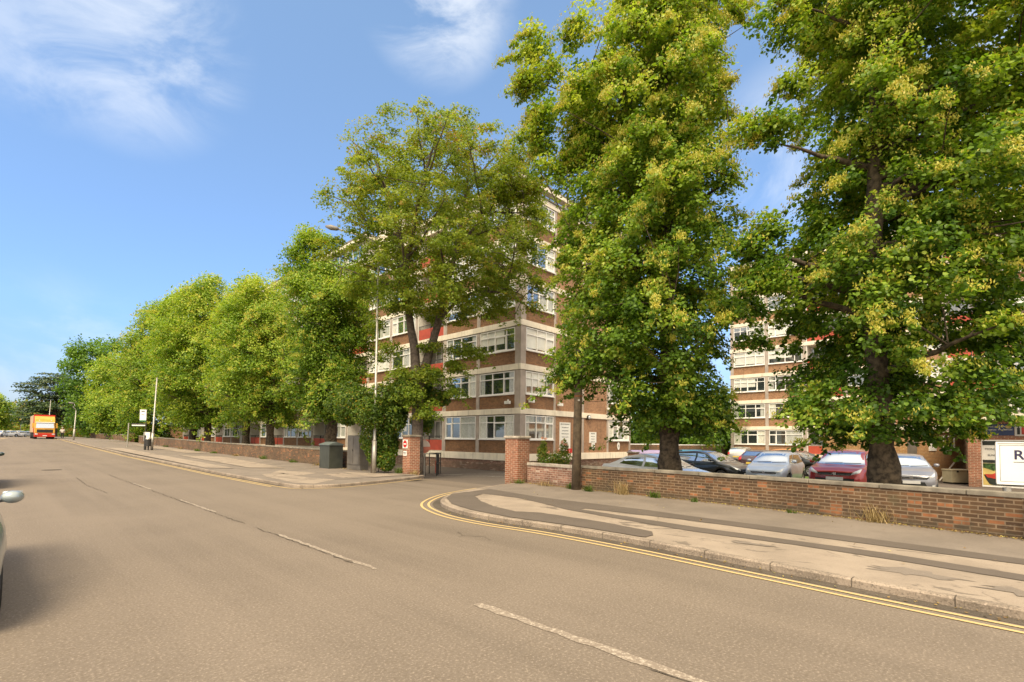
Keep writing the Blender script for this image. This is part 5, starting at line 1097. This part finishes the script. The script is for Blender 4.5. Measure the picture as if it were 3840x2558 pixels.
    for i in order:
        tgt = Vector(cw[i]); best = None
        for pts, rd in stems:
            for p, r in zip(pts, rd):
                if p[2] < tgt.z - .25*(Vector((tgt.x-p[0], tgt.y-p[1], 0)).length) and p[2] > (zs[0]-ztrunk)+.5:
                    d = (Vector(p)-tgt).length
                    if best is None or d < best[0]: best = (d, Vector(p), r)
        if best is None: continue
        _, s_, r = best; mid = s_.lerp(tgt, .5)+Vector((rr.uniform(-.2, .2), rr.uniform(-.2, .2), -.06*_+rr.uniform(0, .3))); L2 = []
        n_ = 8
        for j in range(n_+1):
            t = j/n_; L2.append(s_*(1-t)**2+mid*2*t*(1-t)+tgt*t*t+Vector((rr.uniform(-.03, .03), rr.uniform(-.03, .03), rr.uniform(-.03, .03)))*(1 if 0 < j < n_ else 0))
        rb = min(r*.55, .035+.02*_); tr.tube(L2, [rb*(1-t/n_)+.012 for t in range(n_+1)], 6, cap=False); limb_pts += L2[2:]
    if limb_pts:
        LP = np.array([tuple(p) for p in limb_pts])
        for i in ids[limbs:]:
            t = cw[i]; d = np.linalg.norm(LP-t, axis=1)+np.where(LP[:, 2] > t[2]+.3, 2, 0); j = d.argmin()
            if .3 < d[j] < 3.5:
                a, b = Vector(LP[j]), Vector(t); mm_ = a.lerp(b, .5)+Vector((rr.uniform(-.1, .1), rr.uniform(-.1, .1), rr.uniform(-.05, .15))); tr.tube([a, mm_, b], [.024, .017, .008], 4, cap=False)
    tr.build('trunk', bark, root, True)
    return root
NEAR_LABEL = 'tall lime tree hung with yellow blossom'
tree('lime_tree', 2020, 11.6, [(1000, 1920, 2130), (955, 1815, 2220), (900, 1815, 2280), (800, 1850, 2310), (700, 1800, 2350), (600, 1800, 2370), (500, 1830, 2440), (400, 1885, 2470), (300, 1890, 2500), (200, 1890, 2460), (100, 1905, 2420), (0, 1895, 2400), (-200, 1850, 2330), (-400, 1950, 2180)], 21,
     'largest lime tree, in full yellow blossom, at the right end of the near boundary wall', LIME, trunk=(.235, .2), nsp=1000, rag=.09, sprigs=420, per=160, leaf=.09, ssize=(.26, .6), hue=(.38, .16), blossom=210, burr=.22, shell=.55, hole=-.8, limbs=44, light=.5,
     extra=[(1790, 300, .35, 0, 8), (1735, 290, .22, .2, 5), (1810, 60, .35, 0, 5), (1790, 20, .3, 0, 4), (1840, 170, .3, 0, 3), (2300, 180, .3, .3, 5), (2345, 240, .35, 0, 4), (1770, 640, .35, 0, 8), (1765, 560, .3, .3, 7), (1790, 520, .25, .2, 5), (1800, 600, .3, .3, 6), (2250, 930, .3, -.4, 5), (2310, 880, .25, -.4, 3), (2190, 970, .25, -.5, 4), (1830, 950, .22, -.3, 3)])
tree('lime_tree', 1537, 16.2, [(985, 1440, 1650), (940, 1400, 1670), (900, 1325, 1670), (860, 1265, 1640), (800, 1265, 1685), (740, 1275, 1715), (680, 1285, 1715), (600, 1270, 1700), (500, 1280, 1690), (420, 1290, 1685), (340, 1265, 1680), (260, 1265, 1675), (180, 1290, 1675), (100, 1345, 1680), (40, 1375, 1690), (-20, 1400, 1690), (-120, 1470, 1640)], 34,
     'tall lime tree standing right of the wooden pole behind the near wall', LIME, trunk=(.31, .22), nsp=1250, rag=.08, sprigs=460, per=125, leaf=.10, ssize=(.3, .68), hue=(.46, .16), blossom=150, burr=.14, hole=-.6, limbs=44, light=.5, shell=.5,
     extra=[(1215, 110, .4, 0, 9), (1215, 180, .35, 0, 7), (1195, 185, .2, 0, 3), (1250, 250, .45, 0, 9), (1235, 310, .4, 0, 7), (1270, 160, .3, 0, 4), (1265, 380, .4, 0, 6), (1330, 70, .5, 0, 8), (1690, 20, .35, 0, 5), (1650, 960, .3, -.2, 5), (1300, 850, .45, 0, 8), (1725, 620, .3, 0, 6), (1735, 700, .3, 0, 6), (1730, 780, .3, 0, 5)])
# maple with open branching: stems follow the photograph
MF = [([(962, 1090, 0), (960, 1000, 0), (958, 900, 0), (950, 800, 0), (934, 720, 0), (925, 640, -.2), (915, 560, -.3), (890, 470, -.5), (860, 390, -.6), (830, 340, -.7)], [.30, .27, .25, .21, .17, .14, .11, .08, .05, .03]),
      ([(958, 900, 0), (985, 800, .2), (1003, 730, .3), (1020, 650, .3), (1035, 590, .4), (1050, 510, .4), (1060, 430, .5), (1070, 340, .6), (1080, 280, .6)], [.24, .20, .17, .15, .12, .09, .07, .05, .025]),
      ([(1003, 730, .3), (1045, 690, .2), (1090, 668, .1), (1150, 672, 0), (1205, 700, 0), (1225, 720, 0)], [.10, .09, .07, .05, .035, .02]),
      ([(1035, 590, .4), (1065, 545, .2), (1110, 530, 0), (1170, 545, 0), (1230, 575, 0)], [.10, .09, .07, .05, .02]),
      ([(1045, 560, .4), (1090, 500, .6), (1130, 470, .8), (1200, 470, .9), (1250, 480, .9)], [.08, .07, .05, .03, .02]),
      ([(925, 640, -.2), (945, 560, -.6), (960, 470, -.9), (990, 380, -1.0), (1010, 300, -1)], [.12, .10, .07, .05, .02]),
      ([(1060, 430, .5), (1110, 370, .4), (1160, 320, .3), (1190, 300, .3)], [.06, .05, .03, .015]),
      ([(915, 560, -.3), (860, 500, -.1), (800, 470, .1), (755, 450, .2)], [.08, .06, .04, .02]),
      ([(934, 720, 0), (905, 640, .6), (880, 590, 1), (850, 570, 1.2)], [.10, .08, .05, .02])]
tree('maple_tree', 965, 23.2, [(720, 850, 1120), (690, 850, 1200), (650, 820, 1230), (600, 790, 1255), (540, 765, 1255), (480, 745, 1255), (420, 750, 1245), (375, 790, 1200), (345, 830, 1170), (315, 930, 1130), (300, 990, 1080)], 55,
     'open crowned maple with two forked stems rising beside the street lamp', MAPL, nsp=930, rag=.07, sprigs=340, per=105, leaf=.11, shape='maple', ssize=(.33, .75), hue=(.6, .12), hole=-.3, limbs=60, forks=MF, bark=BARK2, shell=.5, light=.2, flat=.4,
     extra=[(960, 870, .35, -.4, 10), (1000, 860, .4, -.3, 12), (1050, 840, .35, 0, 9), (1040, 900, .35, 0, 9), (950, 910, .45, -.6, 14), (985, 950, .35, -.5, 10), (920, 860, .4, -.3, 9), (990, 800, .3, -.3, 6), (800, 345, .4, 0, 6), (735, 450, .4, 0, 5), (1215, 320, .4, 0, 5), (1240, 420, .4, 0, 5), (1225, 700, .3, 0, 4), (1080, 800, .35, 0, 6), (1090, 820, .3, 0, 4), (890, 800, .5, 0, 8), (1050, 800, .3, 0, 5), (860, 740, .5, 0, 6), (1200, 420, .6, .3, 20), (1150, 440, .5, -.4, 12), (1110, 400, .5, 0, 8), (850, 420, .5, 0, 8), (1240, 480, .6, 0, 12), (1160, 375, .5, 0, 9), (1210, 560, .6, 0, 10), (1130, 600, .7, -.3, 12), (1230, 640, .45, 0, 8), (760, 560, .7, 0, 10), (800, 650, .7, .3, 12)])
tree('lime_tree', 763, 30.5, [(955, 720, 800), (925, 685, 830), (880, 665, 840), (800, 665, 850), (740, 660, 850), (680, 655, 860), (640, 680, 850), (620, 700, 830)], 61,
     'lime tree just left of the street lamp, crown thinning into a loose upper bough', LIME, trunk=(.36, .24), nsp=495, sprigs=160, per=132, leaf=0.117, ssize=(.6, 1.0), hue=(.40, .16), blossom=70, group=None, hole=-.4, burr=.12,
     extra=[(695, 550, .7, 0, 16), (675, 585, .7, 0, 12), (665, 625, .7, 0, 9), (730, 545, .5, 0, 6), (700, 620, .7, 0, 8), (800, 630, .8, 0, 12), (860, 660, .8, 0, 10)])
tree('lime_tree', 622, 41, [(965, 580, 670), (935, 540, 690), (900, 500, 700), (820, 490, 700), (760, 500, 690), (700, 520, 670), (660, 540, 640), (630, 555, 600)], 71, 'lime tree with pale yellow crown, second trunk left of the green cabinet', LIME, trunk=(.36, .24), nsp=495, sprigs=160, per=120, leaf=0.148, ssize=(.7, 1.2), hue=(.5, .18), blossom=60, hole=-.45, shape='diamond')
tree('lime_tree', 567, 46, [(965, 530, 610), (935, 500, 620), (900, 490, 640), (820, 480, 640), (760, 490, 630), (700, 510, 610), (665, 530, 590)], 72, 'lime tree close behind the pale crowned one, trunk just to its left', LIME, trunk=(.36, .24), nsp=360, sprigs=160, per=103, leaf=0.164, ssize=(.8, 1.3), hue=(.5, .16), blossom=50, hole=-.45, shape='diamond')
tree('lime_tree', 479, 54.5, [(970, 430, 515), (945, 400, 530), (900, 375, 540), (820, 360, 540), (750, 370, 530), (700, 400, 525), (660, 430, 515), (638, 460, 500)], 73, 'lime tree with two tall rounded tops, right of the second lamp post', LIME, trunk=(.38, .25), nsp=495, sprigs=160, per=114, leaf=0.187, ssize=(.9, 1.5), hue=(.5, .16), blossom=50, hole=-.45, shape='diamond')
tree('lime_tree', 443, 59, [(970, 410, 475), (945, 370, 490), (900, 350, 500), (820, 345, 495), (760, 350, 480), (700, 370, 450), (665, 395, 440)], 74, 'lime tree directly behind the second lamp post', LIME, trunk=(.4, .26), nsp=360, sprigs=160, per=103, leaf=0.203, ssize=(1, 1.6), hue=(.45, .16), blossom=40, hole=-.45, shape='diamond')
tree('lime_tree', 335, 70, [(995, 290, 380), (960, 270, 400), (900, 275, 405), (820, 290, 400), (750, 310, 400), (710, 325, 390), (695, 340, 370)], 75, 'lime tree above the white bus stop flag', LIME, trunk=(.4, .26), nsp=375, sprigs=160, per=97, leaf=0.234, ssize=(1.1, 1.8), hue=(.45, .16), blossom=40, hole=-.5, shape='diamond')
tree('lime_tree', 273, 84, [(990, 240, 310), (950, 215, 330), (890, 215, 330), (850, 225, 325), (820, 245, 310)], 76, 'lower yellow lime tree left of the bus stop', LIME, trunk=(.4, .26), nsp=285, per=92, leaf=0.281, ssize=(1.2, 2), hue=(.5, .16), blossom=40, hole=-.5, shape='diamond')
tree('ash_tree', 225, 97, [(985, 175, 275), (940, 165, 290), (880, 160, 310), (830, 158, 310), (795, 180, 290), (782, 210, 260)], 77, 'bright green rounded tree between the cedar and the lime row', GREEN, trunk=(.4, .26), nsp=260, per=80, leaf=.42, ssize=(1.4, 2.4), hue=(.5, .25), hole=-.6, shape='diamond')
tree('cedar_tree', 128, 122, [(975, 70, 185), (952, 50, 190), (935, 75, 185), (915, 60, 180), (900, 62, 180), (885, 75, 175), (872, 90, 165), (858, 110, 155)], 78, 'dark layered cedar tree rising behind the lorry', CEDAR, trunk=(.5, .3), nsp=230, per=70, leaf=.42, ssize=(2.0, 3.2), hue=(.45, .25), hole=-.1, shape='diamond', droop=.12, flat=.12, limbs=50, up=1.3)
# far end of the road and behind
def mass(name, pts, seed, label, mat, leaf, n, kind=None, cat=None, hue=(.45, .2)):
    """a clipped or wild mass of leaves: pts = (x, y, z, rx, ry, rz) lobes"""
    rg = np.random.default_rng(seed); Pw, Nw = [], []
    tot = sum(p[3]*p[5] for p in pts)
    base = Vector((pts[0][0], pts[0][1], 0)); hs = []
    for (x, y, z, a, b, c) in pts:
        m_ = int(n*a*c/tot); u = rg.normal(size=(m_, 3)); u /= np.linalg.norm(u, axis=1, keepdims=True); r = rg.random(m_)**.28
        nz = noise3(u*np.array([a, b, c]), np.random.default_rng(seed+2), 2.2/max(.6, min(a, c)))
        f = (r*(1+.22*nz))[:, None]; Pw.append(np.array([x-base.x, y-base.y, z])+u*f*np.array([a, b, c])); Nw.append(u); hs.append(nz*.12)
    Pw = np.vstack(Pw); Nw = np.vstack(Nw); m_ = len(Pw)
    root = empty(name, base, label=label, cat=cat) if cat else None
    keep = Pw[:, 2] > -.25; Pw = Pw[keep]; Nw = Nw[keep]; hv = (np.concatenate(hs)+rg.normal(hue[0], hue[1], m_))[keep]; m_ = len(Pw)
    Nn = Nw*.7+rg.normal(size=(m_, 3))*.6; Nn[:, 2] += .5; Tt = rg.normal(size=(m_, 3)); Tt[:, 2] -= .5; L_ = leaf*rg.uniform(.7, 1.3, m_)
    o = leaf_mesh('foliage' if cat else name, Pw, Nn, Tt, L_, L_*.7, hv, mat, root, 'heart' if leaf < .12 else 'diamond')
    if not cat: o.location = base; tag(o, label, kind=kind)
    else:
        st = MB(); rr = random.Random(seed)
        for (x, y, z, a, b, c) in pts[:2]:
            for _ in range(2):
                e = (x-base.x+rr.uniform(-.5, .5)*a, y-base.y+rr.uniform(-.5, .5)*b, z+rr.uniform(0, .5)*c); s0 = (x-base.x+rr.uniform(-.15, .15)*a, y-base.y+rr.uniform(-.15, .15)*b, -.25); st.tube([s0, e], [.022 if leaf > .08 else .012, .006], 5, cap=False)
        st.build('stems', BARK, root)
    return root or o
def lobe(vx, vy, d, rx, rz, ry=None):
    p = at(vx, d, 0); return (p.x, p.y, zat(vx, vy, d), rx, ry or rx, rz)
mass('woodland', [lobe(-40, 985, 160, 14, 7), lobe(20, 982, 165, 12, 6), lobe(60, 975, 170, 12, 8), lobe(110, 972, 170, 14, 9), lobe(160, 975, 150, 12, 8), lobe(200, 975, 140, 10, 7)], 81, 'mass of trees and hedges closing the far end of the road', SHRUB, .9, 16000, kind='stuff', hue=(.75, .25))
tree('birch_tree', -10, 120, [(985, -40, 12), (960, -50, 17), (935, -50, 15), (915, -40, 8), (900, -30, 2)], 83, 'feathery pale tree cut by the left edge above the distant cars', LIME, trunk=(.3, .2), nsp=120, per=60, leaf=.4, ssize=(1.2, 2), hue=(.6, .2), hole=-.3, shape='diamond')
mass('woodland', [lobe(1500, 985, 52, 6, 3.5), lobe(1580, 975, 54, 6, 4), lobe(1640, 985, 56, 5, 3.5), lobe(1700, 990, 58, 5, 3.5), lobe(1440, 985, 50, 5, 3.5)], 82, 'trees showing over the fence between the two blocks of flats', GREEN, .32, 26000, kind='stuff', hue=(.6, .3))
mass('roadside_hedge', [(16.5, y, 1.2, 1.6, 4.5, 1.9) for y in range(88, 150, 7)], 84, 'dark hedge behind the distant wall beyond the bus stop', SHRUB, .4, 12000, kind='stuff', hue=(.45, .25))
# shrubs round the left gate
mass('gate_shrub', [lobe(880, 1010, 23.6, .95, 1.1), lobe(850, 950, 22.6, .8, .7), lobe(905, 950, 23.4, .8, .9), lobe(820, 930, 23.2, .95, .8), lobe(900, 915, 23.6, 1.1, .8), lobe(960, 895, 24, .9, .8), lobe(1010, 915, 24, .7, .45), lobe(800, 955, 23.5, .6, .5), lobe(892, 1062, 22.9, .45, .45), lobe(872, 1045, 23.2, .5, .6), lobe(975, 965, 24.6, .6, .7), lobe(930, 900, 22.7, .6, .6), lobe(770, 930, 24.2, .5, .45), lobe(800, 900, 24, .6, .5)], 91, 'big mixed evergreen shrub filling the corner behind the lamp and left gate pillar', SHRUB, .105, 40000, cat='shrub', hue=(.5, .24))
rs = at(1272, 16.8, 0)
mass('rose_bush', [lobe(1262, 1058, 18.4, .46, .28), lobe(1290, 1052, 18.4, .42, .32), lobe(1248, 1040, 18.4, .26, .28), lobe(1297, 1030, 18.4, .18, .34), lobe(1250, 1025, 18.4, .15, .22), lobe(1275, 1070, 18.6, .5, .2)], 92, 'pink rose bush growing above the pale coping by the right gate pillar', SHRUB, .06, 3600, cat='bush', hue=(.7, .25))
rb = [o for o in bpy.data.objects if o.name == 'rose_bush'][0]
rg = np.random.default_rng(5); Pq = []
for (vx, vy) in ((1248, 1006), (1254, 1008), (1293, 1018), (1300, 1022), (1262, 1040), (1285, 1035)):
    c = at(vx, 18.1, zat(vx, vy, 18.1)); Pq += [np.array(c-rb.location)+rg.normal(0, .028, 3) for _ in range(22)]
Pq = np.array(Pq); leaf_mesh('flowers', Pq, rg.normal(size=Pq.shape), rg.normal(size=Pq.shape), .05, .05, rg.random(len(Pq)), PETAL, rb, 'diamond')
# weeds, dry grass, litter at the wall foot
def tuft(name, x, y, z, n, h, spread, mat, label, seed, wide=.012, cat='weed', group=None):
    rg = np.random.default_rng(seed); V_, F = [], []; mb = MB()
    for i in range(n):
        a = rg.random()*6.28; l = h*rg.uniform(.35, 1.1); s = spread*rg.uniform(.2, 1.3); b = Vector((rg.normal()*.07*spread*4, rg.normal()*.16*spread*3, 0)); t = b+Vector((math.cos(a)*s, math.sin(a)*s, l)); m_ = b.lerp(t, .5)+Vector((0, 0, l*.14)); w = Vector((-math.sin(a), math.cos(a), 0))*wide*rg.uniform(.5, 1.2)
        mb.add([b-w, b+w, m_+w*.8, m_-w*.8, t], [(0, 1, 2, 3), (3, 2, 4)])
    o = tag(mb.build(name, mat), label, cat, group); o.location = (x, y, z)
    at_ = o.data.attributes.new('hue', 'FLOAT', 'FACE'); at_.data.foreach_set('value', rg.random(len(o.data.polygons)).astype(np.float32)); return o
tuft('dry_grass', 12.42, 1.55, .1, 130, .42, .28, DRY, 'straw coloured dry grass clump at the wall foot below the largest tree', 1, .006)
tuft('dry_grass', 13.0, 7.75, .1, 150, .46, .26, DRY, 'tall dry grass stalks at the wall right of the wooden pole', 2, .006)
tuft('dry_grass', 13.3, 11.0, .1, 80, .26, .26, DRY, 'dry grass between the right gate pillar and the wooden pole', 3, .006)
tuft('weed', 12.9, 8.9, .1, 60, .22, .14, WEED, 'green weed growing just right of the wooden pole foot', 4, .014)
tuft('weed', 13.15, 9.75, .1, 70, .24, .16, WEED, 'green weed growing just left of the wooden pole foot', 5, .014)
tuft('weed', 12.95, 6.7, .1, 60, .2, .15, WEED, 'leafy green weed right of the tall dry stalks', 6, .016)
tuft('weed', 12.85, 5.5, .1, 26, .14, .1, WEED, 'small yellow green weed at the wall foot beneath the white car', 7, .012)
tuft('weed', 12.55, 3.1, .1, 26, .12, .1, WEED, 'tiny weed at the wall foot beneath the red car', 8, .012)
tuft('weed', 13.35, 12.3, .08, 90, .2, .25, WEED, 'patch of weeds at the foot of the right gate pillar', 9, .01)
tuft('weed', 13.0, 19.5, .1, 110, .3, .3, WEED, 'weeds round the foot of the left gate pillar', 10, .012)
tuft('weed', 13.1, 18.5, .05, 60, .25, .25, DRY, 'dry weeds on the gateway side of the left gate pillar', 12, .012)
wn = ['%s weeds at the far wall foot, %s' % (('green', 'leafy', 'dry')[(i+1) % 3], w) for i, w in enumerate(('nearest the green cabinet', 'second out from the green cabinet', 'third out from the green cabinet', 'fourth out from the green cabinet', 'about midway to the bus stop', 'just past midway to the bus stop', 'a little before the second lamp post', 'close beside the second lamp post', 'beyond the litter bin', 'last before the pillar'))]
for i, y in enumerate((27.5, 31, 36, 41.5, 47, 52, 58, 64, 72, 76)):
    tuft('weed', 12.88, y, T(y)+.1, 90, .16+.06*(i % 3), .4, WEED if i % 3 else DRY, wn[i], 20+i, .014, group='weeds along the far wall')
# leaf litter lying on the footway, thick along the wall
rg = np.random.default_rng(9); n = 2600; ys = rg.uniform(-3, 12.4, n); wx = np.interp(ys, [p[1] for p in WALL1], [p[0] for p in WALL1]); xs_ = wx - .03 - np.abs(rg.normal(0, .10, n))
k = rg.random(n) < .03; xs_[k] = wx[k]-rg.random(k.sum())*4.2
n2 = 900; y2 = rg.uniform(22, 27.5, n2); x2 = 12.9-np.abs(rg.normal(0, .3, n2)); k = rg.random(n2) < .1; x2[k] -= rg.random(k.sum())*3
kp = np.array(KERB1); n3 = 160; y3 = rg.uniform(-1, 9, n3); x3 = np.interp(y3, kp[:, 1], kp[:, 0])-rg.random(n3)*.2
Pq = np.stack([np.concatenate([xs_, x2, x3]), np.concatenate([ys, y2, y3]), np.concatenate([np.full(n, .118)+rg.random(n)*.012, np.full(n2, .118), np.full(n3, .018)])], 1)
Nn = rg.normal(size=Pq.shape)*.3; Nn[:, 2] += 1; Ls = rg.uniform(.02, .055, len(Pq)); tag(leaf_mesh('leaf_litter', Pq, Nn, rg.normal(size=Pq.shape), Ls, Ls*.6, rg.random(len(Pq))**1.5, LITTER, None, 'diamond'), 'brown fallen leaves and dirt along the foot of the wall', kind='stuff')
